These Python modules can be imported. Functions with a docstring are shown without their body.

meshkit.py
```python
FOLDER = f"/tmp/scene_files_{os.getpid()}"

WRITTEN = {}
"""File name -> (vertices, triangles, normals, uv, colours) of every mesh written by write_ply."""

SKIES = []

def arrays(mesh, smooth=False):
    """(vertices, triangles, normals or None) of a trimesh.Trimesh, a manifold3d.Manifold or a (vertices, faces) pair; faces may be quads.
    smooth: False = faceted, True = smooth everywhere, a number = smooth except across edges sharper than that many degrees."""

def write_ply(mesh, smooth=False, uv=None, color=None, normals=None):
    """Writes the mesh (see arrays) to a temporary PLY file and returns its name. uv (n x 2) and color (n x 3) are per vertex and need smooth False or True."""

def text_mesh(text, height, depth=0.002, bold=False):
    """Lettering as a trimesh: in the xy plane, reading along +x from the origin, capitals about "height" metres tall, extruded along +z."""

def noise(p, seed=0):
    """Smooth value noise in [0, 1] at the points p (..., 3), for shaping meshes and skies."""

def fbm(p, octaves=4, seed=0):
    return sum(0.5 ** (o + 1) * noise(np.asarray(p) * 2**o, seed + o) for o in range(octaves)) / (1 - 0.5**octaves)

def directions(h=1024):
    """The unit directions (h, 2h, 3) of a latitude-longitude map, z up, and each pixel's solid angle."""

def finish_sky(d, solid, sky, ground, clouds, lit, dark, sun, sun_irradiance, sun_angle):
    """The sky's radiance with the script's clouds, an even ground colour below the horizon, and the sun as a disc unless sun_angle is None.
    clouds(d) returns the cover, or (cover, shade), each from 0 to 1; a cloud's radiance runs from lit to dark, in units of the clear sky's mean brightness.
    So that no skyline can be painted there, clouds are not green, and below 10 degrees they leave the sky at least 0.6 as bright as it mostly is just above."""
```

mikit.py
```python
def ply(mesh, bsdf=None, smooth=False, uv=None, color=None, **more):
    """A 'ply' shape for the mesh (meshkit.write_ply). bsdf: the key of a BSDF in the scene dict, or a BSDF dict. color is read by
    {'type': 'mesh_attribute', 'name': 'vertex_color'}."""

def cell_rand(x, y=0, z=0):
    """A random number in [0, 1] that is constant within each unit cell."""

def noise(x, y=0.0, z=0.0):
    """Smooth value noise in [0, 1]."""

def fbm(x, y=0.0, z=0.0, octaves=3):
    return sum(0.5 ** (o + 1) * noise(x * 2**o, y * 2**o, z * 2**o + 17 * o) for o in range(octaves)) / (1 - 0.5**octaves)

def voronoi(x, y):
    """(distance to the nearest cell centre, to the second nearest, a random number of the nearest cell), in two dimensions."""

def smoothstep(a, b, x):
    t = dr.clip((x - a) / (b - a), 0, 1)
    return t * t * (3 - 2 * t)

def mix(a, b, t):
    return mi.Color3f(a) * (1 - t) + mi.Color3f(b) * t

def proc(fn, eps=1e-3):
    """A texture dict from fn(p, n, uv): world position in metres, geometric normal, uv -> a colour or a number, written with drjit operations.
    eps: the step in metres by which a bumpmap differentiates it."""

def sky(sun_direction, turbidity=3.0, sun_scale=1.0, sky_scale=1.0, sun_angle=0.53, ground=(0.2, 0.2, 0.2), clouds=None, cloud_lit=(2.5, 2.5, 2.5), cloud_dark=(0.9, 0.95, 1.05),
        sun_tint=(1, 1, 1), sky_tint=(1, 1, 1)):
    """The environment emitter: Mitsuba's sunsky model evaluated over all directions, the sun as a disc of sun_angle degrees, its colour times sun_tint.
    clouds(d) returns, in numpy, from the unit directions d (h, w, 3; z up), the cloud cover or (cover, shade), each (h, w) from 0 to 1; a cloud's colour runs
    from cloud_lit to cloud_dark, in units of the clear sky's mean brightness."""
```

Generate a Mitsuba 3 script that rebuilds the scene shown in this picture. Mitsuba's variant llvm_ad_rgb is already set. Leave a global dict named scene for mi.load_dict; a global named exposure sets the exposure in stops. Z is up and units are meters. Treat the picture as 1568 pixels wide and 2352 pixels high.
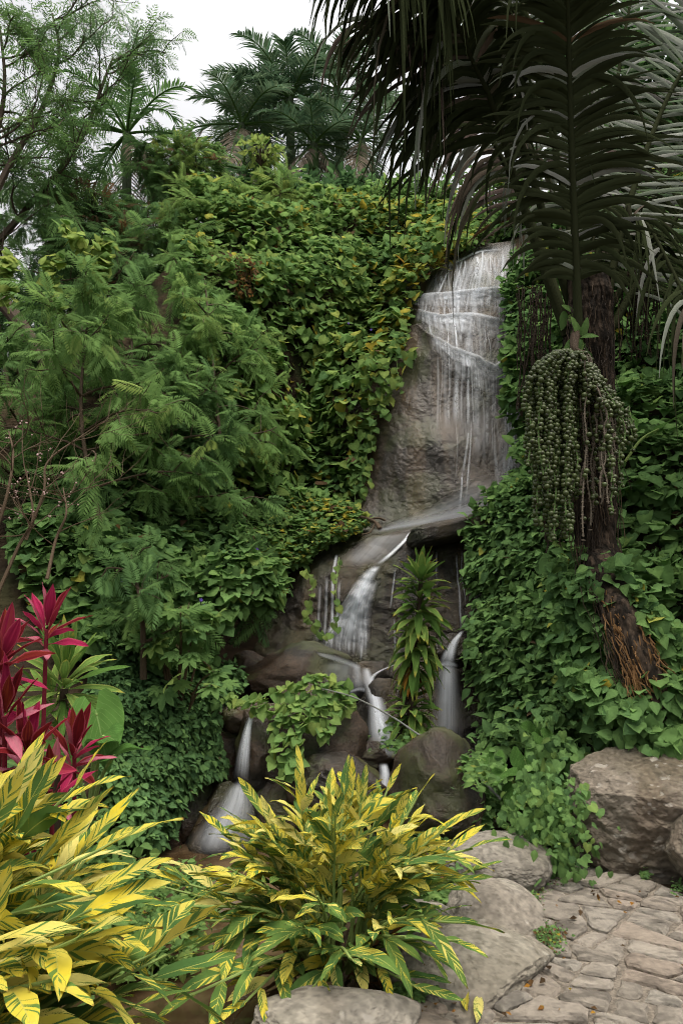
import math, numpy as np, trimesh, mitsuba as mi, drjit as dr, mikit, meshkit
from mikit import proc, noise, fbm, voronoi, smoothstep, mix
from scipy.interpolate import RBFInterpolator
from shapely.geometry import Polygon, Point
from shapely import contains_xy

scene, labels = {}, {}
rng = np.random.default_rng(7)

# ---------------------------------------------------------------- camera, sky, exposure
PITCH, EYE, FOC = math.radians(10.0), np.array([0, 0, 1.6]), 1568.0
FW = np.array([0, math.cos(PITCH), math.sin(PITCH)]); UP = np.array([0, -math.sin(PITCH), math.cos(PITCH)])
scene['camera'] = {'type': 'perspective', 'fov': 2 * math.degrees(math.atan(0.5)), 'fov_axis': 'x', 'near_clip': 0.05, 'far_clip': 600.0,
                   'to_world': mi.ScalarTransform4f().look_at(EYE.tolist(), (EYE + FW).tolist(), [0, 0, 1])}
# an overcast sky, brighter overhead than at the horizon
scene['sky'] = mikit.sky((0.12, -0.22, 0.97), turbidity=3, sun_scale=0.85, sun_angle=50, sun_tint=(.92, .98, 1.08), clouds=lambda d: (np.ones(d.shape[:2]), np.clip(1 - d[..., 2] + .35 * (meshkit.noise(d * 2.5 + 4) - .5) + .2 * (meshkit.noise(d * 6) - .5), 0, 1)), cloud_lit=(2.9, 2.9, 2.95), cloud_dark=(.95, .96, .98), ground=(0.1, 0.11, 0.07))
exposure = 2.25


def P(px, py, d):
    """A point d metres ahead, along the ray through this spot of the picture."""
    r = FW + np.array([1, 0, 0]) * (px - 784) / FOC + UP * (1176 - py) / FOC
    return EYE + r * d / r[1]


def Ps(rows):
    return np.array([P(*r) for r in rows])


def G(px, py, z=0.0):
    r = FW + np.array([1, 0, 0]) * (px - 784) / FOC + UP * (1176 - py) / FOC
    return EYE + r * (z - EYE[2]) / r[2]


def pix(p):
    q = np.asarray(p) - EYE
    f = q @ FW
    return np.stack([784 + FOC * q[..., 0] / f, 1176 - FOC * (q @ UP) / f], -1)


# ---------------------------------------------------------------- helpers
def nfbm(p, s=1.0, oct=4, seed=0):
    p = np.asarray(p, float) * s
    return sum(0.5 ** (k + 1) * (meshkit.noise(p * 2 ** k + 13.7 * k, seed + k) - 0.5) for k in range(oct)) * 2


def unit(v):
    v = np.asarray(v, float)
    return v / np.maximum(np.linalg.norm(v, axis=-1, keepdims=True), 1e-9)


def numbered(name):
    if name not in scene and name not in labels and not any(k.startswith(name + '__') for k in scene):
        return name
    i = COUNT.get(name, 1)
    while True:
        key = f'{name}_{i:03d}'
        i += 1
        if key not in scene and key not in labels and key not in USED:
            COUNT[name] = i
            return key


COUNT, USED = {}, set()


def thing(name, label, cat, group=None, kind=None):
    key = name
    n = COUNT.get(name, 0)
    if n:
        key = f'{name}_{n:03d}'
    COUNT[name] = n + 1
    labels[key] = {'label': label, 'category': cat}
    if group: labels[key]['group'] = group
    if kind: labels[key]['kind'] = kind
    return key


def structure(key, label=None):
    labels[key] = {'kind': 'structure'}
    if label: labels[key]['label'] = label
    return key


def add(key, mesh, bsdf, uv=None, smooth=False, label=None, stuff=False, at=None):
    scene[key] = mikit.ply(mesh, bsdf, smooth=smooth, uv=uv, **({} if at is None else {'to_world': at}))
    if label or stuff:
        labels.setdefault(key, {})
        if label: labels[key]['label'] = label
        if stuff: labels[key]['kind'] = 'stuff'
    return key


def part(parent, name, mesh, bsdf, **kw):
    """A part under parent: name, then name_001, name_002 ..."""
    c = (parent, name)
    n = COUNT.get(c, 0)
    COUNT[c] = n + 1
    return add(f'{parent}__{name}' + (f'_{n:03d}' if n else ''), mesh, bsdf, **kw)


def join(items):
    """items: (v, f, uv) -> one (v, f), uv"""
    V, F, U, n = [], [], [], 0
    for v, f, u in items:
        V.append(v); F.append(f + n); U.append(u); n += len(v)
    return (np.vstack(V), np.vstack(F)), np.vstack(U)


def spline(pts, n):
    """Catmull-Rom through the points, n samples."""
    p = np.asarray(pts, float)
    if len(p) == 2:
        return p[0] + (p[1] - p[0]) * np.linspace(0, 1, n)[:, None]
    p = np.vstack([2 * p[0] - p[1], p, 2 * p[-1] - p[-2]])
    t = np.linspace(0, len(p) - 3 - 1e-9, n)
    i = t.astype(int); t = (t - i)[:, None]
    a, b, c, d = p[i], p[i + 1], p[i + 2], p[i + 3]
    return 0.5 * (2 * b + (c - a) * t + (2 * a - 5 * b + 4 * c - d) * t ** 2 + (3 * b - a - 3 * c + d) * t ** 3)


def tube(pts, radii, sides=6, col=(0, 1)):
    p = np.asarray(pts, float)
    r = np.broadcast_to(np.asarray(radii, float), (len(p),))
    t = unit(np.gradient(p, axis=0))
    a = unit(np.cross(t, [0.31, 0.2, 0.93] if abs(t[:, 2]).mean() < 0.85 else [0.9, 0.3, 0.1]))
    b = np.cross(t, a)
    ang = np.arange(sides) * 2 * np.pi / sides
    v = p[:, None] + r[:, None, None] * (np.cos(ang)[None, :, None] * a[:, None] + np.sin(ang)[None, :, None] * b[:, None])
    i, j = np.meshgrid(np.arange(len(p) - 1), np.arange(sides), indexing='ij')
    q = np.stack([i * sides + j, i * sides + (j + 1) % sides, (i + 1) * sides + (j + 1) % sides, (i + 1) * sides + j], -1).reshape(-1, 4)
    f = np.vstack([q[:, [0, 1, 2]], q[:, [0, 2, 3]]])
    v = np.vstack([v.reshape(-1, 3), p[:1], p[-1:]])
    k = np.arange(sides); n0 = len(p) * sides
    f = np.vstack([f, np.stack([k * 0 + n0, (k + 1) % sides, k], 1), np.stack([k * 0 + n0 + 1, n0 - sides + k, n0 - sides + (k + 1) % sides], 1)])
    return v, f, np.tile(np.array(col, float), (len(v), 1))


def grid_faces(nr, nc):
    i, j = np.meshgrid(np.arange(nr - 1), np.arange(nc - 1), indexing='ij')
    a = (i * nc + j).ravel()
    return np.vstack([np.stack([a, a + 1, a + nc + 1], 1), np.stack([a, a + nc + 1, a + nc], 1)])


# ---------------------------------------------------------------- materials
PAL = [(.036, .078, .034), (.088, .172, .066), (.152, .265, .082), (.290, .360, .095), (.360, .300, .045), (.330, .150, .030), (.115, .078, .046), (.026, .019, .014),
       (.032, .068, .042), (.070, .130, .078), (.115, .165, .095), (.300, .320, .290), (.050, .008, .010), (.260, .010, .040), (.520, .130, .190), (.020, .014, .010), (.60, .42, .42), (.028, .038, .017), (.042, .050, .026), (.064, .066, .040), (.16, .10, .45), (.19, .16, .125)]


def palette(u):
    c = mi.Color3f(PAL[0])
    for k in range(1, len(PAL)):
        c = dr.lerp(c, mi.Color3f(PAL[k]), dr.clip(u - (k - 1), 0, 1))
    return c


def leaf_colour(p, n, uv):
    return palette(uv.x) * uv.y


LEAFCOL = proc(leaf_colour)
scene['leaf'] = {'type': 'principledthin', 'base_color': LEAFCOL, 'roughness': 0.42, 'diff_trans': 0.95, 'eta': 1.5}
scene['leaf_gloss'] = {'type': 'principledthin', 'base_color': LEAFCOL, 'roughness': 0.28, 'diff_trans': 0.5, 'eta': 1.5}
scene['frond_blade'] = {'type': 'principledthin', 'base_color': LEAFCOL, 'roughness': 0.6, 'diff_trans': 0.3, 'eta': 1.5}
scene['twig'] = {'type': 'twosided', 'b': {'type': 'principled', 'base_color': LEAFCOL, 'roughness': 0.8, 'specular': 0.3}}


def rock(name, cols, rough, bump, scale=1.0, streak=0.0, moss=0.0, spec=0.5, spots=0.0, wetcol=None):
    def f(p, n, uv):
        q = p * scale
        a = fbm(q.x * 1.3 + 5, q.y * 1.3, q.z * 1.3, 4)
        c = mix(cols[0], cols[1], smoothstep(.35, .65, a))
        if streak:
            s = fbm(q.x * 5.0 + 1.2 * noise(q.x * 2, 0, q.z * .9), q.y * 1.5, q.z * 0.35, 3)
            c = mix(c, mi.Color3f(cols[2]), smoothstep(.42, .68, s) * streak)
            s2 = fbm(q.x * 4.0 + 31, q.y * 1.5, q.z * 0.3 + 9, 3)
            c = mix(c, mi.Color3f(cols[3]), smoothstep(.52, .72, s2) * streak * .8)
        g = fbm(q.x * 38, q.y * 38, q.z * 38, 2)
        c = c * (0.46 + 1.08 * g)
        if spots:
            w = noise(q.x * 9, q.y * 9, q.z * 9) * noise(q.x * 31, q.y * 31, q.z * 31)
            c = mix(c, mi.Color3f(.42, .40, .36), smoothstep(.42, .6, w) * spots)
        if moss:
            m = fbm(q.x * 2.2 + 70, q.y * 2.2, q.z * 1.6, 4) + 0.12 * n.z
            c = mix(c, mi.Color3f(.055, .075, .018), smoothstep(.55, .72, m) * moss)
        return c

    def h(p, n, uv):
        q = p * scale
        return fbm(q.x * 34, q.y * 34, q.z * 30, 3) * .6 + fbm(q.x * 95, q.y * 95, q.z * 95, 2) * .4

    scene[name] = {'type': 'twosided', 'b': {'type': 'bumpmap', 'arbitrary': proc(h, eps=2e-3), 'scale': bump,
                   'b': {'type': 'principled', 'base_color': proc(f), 'roughness': rough, 'specular': spec}}}


rock('wet_rock', [(.026, .022, .018), (.052, .041, .030), (.085, .055, .028), (.016, .015, .015)], 0.42, 0.024, 1.0, streak=.75, moss=.35, spec=.6)
# the rock below the fall stays wet and almost black
rock('dark_rock', [(.017, .015, .012), (.038, .031, .022), (.062, .044, .021), (.010, .010, .010)], 0.34, 0.045, 1.0, streak=.8, moss=.25, spec=.6)
rock('brown_rock', [(.020, .017, .014), (.058, .037, .023), (.045, .031, .017), (.016, .015, .014)], 0.30, 0.030, 1.6, streak=.45, moss=.5, spec=.6)
rock('dry_rock', [(.125, .106, .084), (.205, .180, .148), (.11, .082, .058), (.055, .048, .040)], 0.85, 0.040, 1.0, streak=.55, moss=.12, spec=.2, spots=.5)
rock('grey_rock', [(.145, .133, .112), (.215, .200, .172), (.125, .102, .08), (.09, .081, .070)], 0.85, 0.032, 1.0, streak=.35, moss=.10, spec=.2, spots=.35)


def bark_col(p, n, uv):
    a = fbm(p.x * 30, p.y * 30, p.z * 4, 3)
    return mix((.012, .010, .008), (.060, .044, .032), smoothstep(.35, .75, a)) * (.7 + .6 * noise(p.x * 9, p.y * 9, p.z * 9))


def bark_h(p, n, uv):
    return fbm(p.x * 36, p.y * 36, p.z * 5, 3) * .7 + fbm(p.x * 12, p.y * 12, p.z * 16, 2) * .3


scene['palm_bark'] = {'type': 'twosided', 'b': {'type': 'bumpmap', 'arbitrary': proc(bark_h, eps=2e-3), 'scale': .06, 'b': {'type': 'principled', 'base_color': proc(bark_col), 'roughness': .95, 'specular': .15}}}


def soil_col(p, n, uv):
    a = fbm(p.x * 3, p.y * 3, p.z * 3, 4)
    c = mix((.022, .016, .011), (.050, .036, .022), smoothstep(.3, .7, a))
    return mix(c, mi.Color3f(.022, .035, .012), smoothstep(.5, .7, fbm(p.x * 1.4 + 9, p.y * 1.4, p.z * 1.4, 3)) * .7)


def soil_h(p, n, uv):
    return fbm(p.x * 18, p.y * 18, p.z * 18, 3)


scene['soil'] = {'type': 'twosided', 'b': {'type': 'bumpmap', 'arbitrary': proc(soil_h), 'scale': .04, 'b': {'type': 'principled', 'base_color': proc(soil_col), 'roughness': .95, 'specular': .1}}}


def stone_col(p, n, uv):
    a = fbm(p.x * 5 + uv.x * 40, p.y * 5, uv.y * 30, 4)
    c = mix((.150, .135, .114), (.222, .200, .170), smoothstep(.3, .7, a))
    c = mix(c, mi.Color3f(.200, .162, .130), smoothstep(.55, .95, uv.x) * .65)
    c = mix(c, mi.Color3f(.165, .155, .135), smoothstep(.6, .95, uv.y) * .7)
    g = fbm(p.x * 60, p.y * 60, p.z * 60, 2)
    d = fbm(p.x * 9 + 3, p.y * 16, p.z * 9 + uv.y * 9, 3)
    c = c * (.75 + .5 * g) * (.55 + .45 * smoothstep(.28, .5, d))
    return c * (.88 + .22 * uv.y)


def stone_h(p, n, uv):
    return fbm(p.x * 14, p.y * 24, p.z * 14 + uv.x * 9, 4) * .75 + fbm(p.x * 70, p.y * 70, p.z * 70, 2) * .25


scene['flagstone'] = {'type': 'twosided', 'b': {'type': 'bumpmap', 'arbitrary': proc(stone_h), 'scale': .030, 'b': {'type': 'principled', 'base_color': proc(stone_col), 'roughness': .85, 'specular': .25}}}


def mortar_col(p, n, uv):
    return mix((.105, .092, .076), (.170, .150, .124), fbm(p.x * 12, p.y * 12, 0, 3)) * (.6 + .8 * noise(p.x * 90, p.y * 90, 0))


scene['mortar'] = {'type': 'twosided', 'b': {'type': 'principled', 'base_color': proc(mortar_col), 'roughness': .95, 'specular': .1}}


def water_col(p, n, uv):
    return mix((.045, .028, .014), (.110, .075, .042), smoothstep(.3, .7, fbm(p.x * 3.2, p.y * 3.2, 3, 4)))


def water_h(p, n, uv):
    return fbm(p.x * 6, p.y * 9, 1, 3)


scene['brown_water'] = {'type': 'bumpmap', 'arbitrary': proc(water_h), 'scale': .012, 'b': {'type': 'principled', 'base_color': proc(water_col), 'roughness': .08, 'specular': .5}}


def veil_alpha(p, n, uv):
    # uv.x = 10 * seed + s (across, 0..1); uv.y = 2 * density level + t (along, 0..1); density level 0..20
    k = dr.floor(uv.x / 10); s = uv.x - 10 * k
    dl = dr.floor(uv.y / 2); t = uv.y - 2 * dl
    m = dr.select(k < 10, 3.2, 1.0)
    fine = noise(s * m * 22 + k * 7.3, t * 1.3 + k, 3.1) * .6 + noise(s * m * 47 + k * 3.1, t * 1.8, 8.8) * .4
    broad = noise(s * m * 4.5 + k * 11, t * 1.0, .4)
    st = .42 + .35 * smoothstep(.15, .9, fine) + .55 * smoothstep(.25, .8, broad)
    st = dr.select(k < 10, (.26 + .9 * smoothstep(.2, .9, fine)) * (.30 + 1.1 * smoothstep(.2, .8, broad)), st)
    e = 4 * s * (1 - s)
    edge = e * e * smoothstep(0, .14, t) * smoothstep(1, .66, t)
    edge = dr.select(k < 10, smoothstep(0, .10, s) * smoothstep(1, .9, s) * smoothstep(0, .06, t) * smoothstep(1, .80, t), edge)
    return dr.clip(edge * (dl * .05) * st, 0, .95)


scene['water_veil'] = {'type': 'blendbsdf', 'weight': proc(veil_alpha), 'a': {'type': 'null'},
                       'b': {'type': 'twosided', 'b': {'type': 'diffuse', 'reflectance': {'type': 'rgb', 'value': [.72, .77, .84]}}}}


# ---------------------------------------------------------------- the slope that everything grows on
HC = Ps([(-300, 1750, 5.2), (-300, 1300, 7), (-300, 950, 9), (40, 1800, 5.4), (60, 1500, 6.8), (60, 1200, 8.2), (60, 950, 9.6),
         (250, 1900, 6.3), (250, 1650, 6.7), (250, 1400, 7.6), (250, 1150, 8.6), (250, 900, 10), (250, 720, 11.4), (250, 600, 12.6),
         (420, 1950, 6.9), (430, 1750, 7.2), (450, 1500, 8.6), (450, 1350, 8.5), (450, 1150, 9.3), (450, 850, 10.6), (450, 650, 11.6), (450, 500, 13.2),
         (650, 1700, 9.6), (650, 1500, 9.9), (650, 1300, 9.9), (650, 1180, 10.9), (650, 1000, 11.3), (650, 800, 11.7), (650, 600, 12.6), (650, 490, 13.9),
         (850, 1600, 10.0), (850, 1300, 10.6), (850, 1150, 12.2), (850, 900, 12.5), (850, 700, 12.7), (850, 560, 13.6), (850, 460, 15.0),
         (1050, 1650, 9.3), (1050, 1300, 10.3), (1050, 1000, 12.2), (1050, 750, 12.8), (1050, 570, 14.6), (1050, 500, 15.2), (1050, 440, 16),
         (1180, 1750, 7.3), (1180, 1500, 8.3), (1180, 1250, 9.4), (1180, 1100, 10.6), (1180, 800, 11.6), (1180, 600, 12.9), (1180, 480, 14.5),
         (1350, 1750, 6.3), (1350, 1500, 7.4), (1350, 1250, 8.3), (1350, 1000, 9.6), (1350, 700, 10.8), (1350, 450, 13),
         (1560, 1750, 5.9), (1560, 1400, 7.2), (1560, 1000, 8.8), (1560, 600, 10.6), (1560, 300, 13), (1900, 1700, 5.8), (1900, 1200, 7.8), (1900, 700, 10), (1900, 200, 13.5)])
HRBF = RBFInterpolator(HC[:, [0, 2]], HC[:, 1], smoothing=0.02, kernel='thin_plate_spline')


def ztop(x):
    return np.interp(x, [-14, -6.5, -5, -4, -3, -2, 4, 14], [4.4, 4.6, 5.4, 7.0, 9.2, 11.0, 11.4, 12.0])


def slope_y(x, z):
    xc = np.clip(x, -7.5, 7.5)
    y = HRBF(np.stack([np.ravel(xc), np.ravel(np.clip(z, -.8, 12))], 1)).reshape(np.shape(x))
    return np.clip(y, 4.0, 18)


def slope_sheet():
    xs = np.linspace(-15, 15, 160); ss = np.linspace(0, 1, 120)
    X, S = np.meshgrid(xs, ss)
    Z = -0.7 + S * (ztop(X) + 0.7)
    Y = slope_y(X, Z)
    Y = np.maximum.accumulate(Y, 0) * .5 + Y * .5
    p = np.stack([X, Y, Z], -1)
    p[..., 1] += .25 * nfbm(p, .9, 4, 3)
    back = []
    for k, dy in enumerate((.6, 2, 5, 10, 18, 30, 60, 120)):
        q = p[-1].copy(); q[:, 1] += dy; q[:, 0] *= 1 + dy * .08; q[:, 2] += .15 * min(dy, 6) + .4 * nfbm(q, .3, 3, 9)
        back.append(q)
    p = np.concatenate([p, np.array(back)])
    return p


SHEET = slope_sheet()
structure('hillside')
add('hillside', (SHEET.reshape(-1, 3), grid_faces(*SHEET.shape[:2])), 'soil', smooth=True)

# ---------------------------------------------------------------- ground, stream, path
CH = np.array([(-2.2, 8.0), (-1.45, 6.8), (-1.15, 5.6), (-.95, 4.5), (-.75, 3.4), (-.8, 2.0), (-1.2, -1), (-2, -6)])
CHC = spline(CH, 200)


def ground_z(x, y):
    d = np.min(np.hypot(x[..., None] - CHC[:, 0], y[..., None] - CHC[:, 1]), -1)
    t = np.clip((d - .55) / .6, 0, 1); t = t * t * (3 - 2 * t)
    z = -.52 + t * (.46)
    left = np.clip((-1.5 - x) / 2.0, 0, 1)
    z = z + left * .35 * t
    dp = np.hypot(x - 1.25, (y - 6.6) * .8); z = z - .22 * np.clip(1.2 - dp, 0, 1)
    path = np.clip((x - (.15 + .42 * (np.clip(y, 0, 6) - 3.0))) / .25, 0, 1) * (y < 7)
    z = np.where(path > 0, z * (1 - path) + path * np.minimum(z, -.06), z)
    far = np.clip((np.hypot(x, y) - 14) / 20, 0, 1)
    return z - .3 * far


def ground_mesh():
    a = np.concatenate([[-400, -120, -50, -25], np.linspace(-14, 14, 190), [25, 50, 120, 400]])
    b = np.concatenate([[-400, -120, -40, -15], np.linspace(-7, 14, 160), [25, 60, 150, 400]])
    X, Y = np.meshgrid(a, b)
    Z = ground_z(X, Y)
    Z += .03 * nfbm(np.stack([X, Y, Z], -1), 2.5, 3)
    return (np.stack([X, Y, Z], -1).reshape(-1, 3), grid_faces(len(b), len(a)))


structure('ground')
add('ground', ground_mesh(), 'soil', smooth=True)


def sheet(xs, ys, z, amp=.004):
    X, Y = np.meshgrid(xs, ys)
    p = np.stack([X, Y, X * 0 + z], -1)
    p[..., 2] += amp * nfbm(p, 3, 3)
    return (p.reshape(-1, 3), grid_faces(len(ys), len(xs)))


structure('stream')
add('stream', sheet(np.linspace(-4, 1.2, 60), np.linspace(-7, 8.3, 120), -.33), 'brown_water', smooth=True)
structure('rock_pool')
add('rock_pool', sheet(np.linspace(.35, 2.5, 30), np.linspace(5.7, 7.6, 30), -.02), 'brown_water', smooth=True)


def path_polygon():
    q = [(850, 2420), (900, 2330), (985, 2275), (1090, 2250), (1215, 2195), (1235, 2165), (1205, 2120), (1235, 2075), (1200, 2035), (1250, 2000), (1320, 1985), (1440, 2000), (1620, 2075), (1700, 2080)]
    g = [tuple(G(a, b)[:2]) for a, b in q]
    return Polygon(g + [(5.2, 4.2), (5.2, -2.5), (-.4, -2.5), (-.3, 1.5)])


PATH = path_polygon()


def build_path():
    structure('path', 'path of irregular tan flagstones')
    r = np.random.default_rng(21)
    from shapely.geometry import LineString
    from shapely.ops import split
    base = PATH.buffer(.03)
    todo, done = [PATH.buffer(0)], []
    while todo:
        q = todo.pop()
        c0 = np.array(q.centroid.coords[0])
        want = r.uniform(.028, .085) * (1 if c0[1] > 1.2 else 3)
        rect = np.array(q.minimum_rotated_rectangle.exterior.coords)
        e = [rect[1] - rect[0], rect[2] - rect[1]]
        L = [np.linalg.norm(x) for x in e]
        if q.area < want and max(L) < 3.2 * min(L): done.append(q); continue
        la, sh = (e[0], e[1]) if L[0] * 1.0 > L[1] * (1.25 if abs(e[0][0]) > abs(e[0][1]) else .8) else (e[1], e[0])
        t = r.uniform(.36, .64)
        o = rect.mean(0) if False else c0 + (t - .5) * la * .7
        ang = math.radians(r.normal(0, 13))
        d = unit(np.array([sh[0] * math.cos(ang) - sh[1] * math.sin(ang), sh[0] * math.sin(ang) + sh[1] * math.cos(ang)])) * 9
        pc = [g for g in split(q, LineString([o - d, o + d])).geoms if g.area > .002]
        if len(pc) < 2: done.append(q)
        else: todo += pc
    done.sort(key=lambda q: math.hypot(q.centroid.x - 1.2, q.centroid.y - 3.2))
    x = trimesh.creation.extrude_polygon(base, .10, engine='earcut'); x.apply_translation([0, 0, -.114])
    add('path__mortar', x, 'mortar')
    n = 0
    for poly in done:
        q = poly.buffer(-.0055 - r.uniform(0, .004), join_style='mitre').buffer(-.006).buffer(.006, quad_segs=1)
        if q.is_empty or q.geom_type != 'Polygon' or q.area < .004: continue
        ring = np.array(q.exterior.coords)[:-1]
        # finer rim with a worn, uneven edge
        L = np.concatenate([[0], np.cumsum(np.linalg.norm(np.roll(ring, -1, 0) - ring, axis=1))])
        m = max(14, int(L[-1] / .045))
        s = np.linspace(0, L[-1], m, endpoint=False)
        cl = np.vstack([ring, ring[:1]])
        rim = np.stack([np.interp(s, L, cl[:, 0]), np.interp(s, L, cl[:, 1])], 1)
        c = rim.mean(0)
        rim = rim + unit(rim - c) * (r.uniform(-.011, .006, (m, 1)))
        tilt = r.uniform(-.028, .028, 2); h = r.uniform(-.004, .010)
        zt = lambda xy: h + (xy - c) @ tilt
        v, f = [], []
        rings = [(rim, -.06), (rim, -.011), (c + (rim - c) * (1 - .012 / max(.05, np.sqrt(q.area) * .5)), 0), (c + (rim - c) * .55, .003)]
        for rr, dz in rings:
            v.append(np.column_stack([rr, zt(rr) + dz + r.normal(0, .0013, m)]))
        v = np.vstack(v + [np.array([[c[0], c[1], h + .004]])])
        for b in range(3):
            i = np.arange(m); j = (i + 1) % m
            f += [np.stack([b * m + i, b * m + j, (b + 1) * m + j], 1), np.stack([b * m + i, (b + 1) * m + j, (b + 1) * m + i], 1)]
        i = np.arange(m)
        f.append(np.stack([3 * m + i, 3 * m + (i + 1) % m, i * 0 + 4 * m], 1))
        uv = np.tile(r.uniform(0, 1, 2), (len(v), 1))
        part('path', 'stone', (v, np.vstack(f)), 'flagstone', uv=uv)
        n += 1
        if n >= 298: break


build_path()


# ---------------------------------------------------------------- rocks
def boulder(center, radii, seed, sub=5, rough=.10, planes=9, cut=.78, rot=0.0, amp=.34):
    r = np.random.default_rng(seed)
    m = trimesh.creation.icosphere(subdivisions=sub)
    v = np.array(m.vertices)
    v *= (1 + amp * nfbm(v, .9, 3, seed))[:, None]
    for _ in range(planes):
        nrm = unit(r.normal(size=3) * [1, 1, .8])
        h = r.uniform(cut - .13, cut + .12)
        over = np.maximum(0, v @ nrm - h)
        v -= nrm * over[:, None] * .82
    n0 = unit(v)
    v += n0 * (rough * nfbm(v, 2.6, 4, seed + 5) + rough * .5 * nfbm(v, 8, 3, seed + 9) + rough * .22 * nfbm(v, 22, 2, seed + 2))[:, None]
    v *= np.asarray(radii)
    c, s = math.cos(rot), math.sin(rot)
    v = v @ np.array([[c, s, 0], [-s, c, 0], [0, 0, 1]])
    return trimesh.Trimesh(v + center, m.faces, process=False)


def rock_at(name, label, cat, px, py, d, hw, hh, dep, seed, mat, rot=0.0, group=None, **kw):
    c = P(px, py, d)
    s = d / math.cos(PITCH) / FOC * 1.12
    k = thing(name, label, cat, group)
    add(k, boulder(c, (hw * s, dep, hh * s), seed, rot=rot, **kw), mat, smooth=True)
    return k


rock_at('boulder', 'large tan weathered boulder behind the flagstone path at the right', 'boulder', 1482, 1915, 5.25, 200, 160, .62, 5, 'dry_rock', rough=.09, planes=14, cut=.72, amp=.22, sub=6)
rock_at('boulder', 'lichen stained boulder cut off by the right edge beside the large tan boulder', 'boulder', 1668, 1965, 4.72, 112, 112, .40, 14, 'dry_rock', rough=.08, planes=10, cut=.76)
rock_at('rock', 'smooth pale rock at the far end of the path edge below the vines', 'rock', 1150, 1990, 4.9, 118, 55, .36, 25, 'grey_rock', rough=.05, planes=7, cut=.80, amp=.22)
rock_at('rock', 'rounded grey rock between the far pale rock and the broad flat one', 'rock', 1126, 2102, 4.22, 98, 50, .38, 33, 'grey_rock', rough=.06, planes=7, cut=.80, amp=.22)
rock_at('rock', 'broad flat grey rock sunk beside the flagstones right of the middle ginger clump', 'rock', 1060, 2212, 3.72, 168, 50, .44, 41, 'grey_rock', rough=.05, planes=7, cut=.80, amp=.2)
rock_at('rock', 'pale low rock between the ginger clump and the broad flat rock', 'rock', 975, 2125, 4.15, 80, 40, .3, 47, 'grey_rock', rough=.05)
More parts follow.
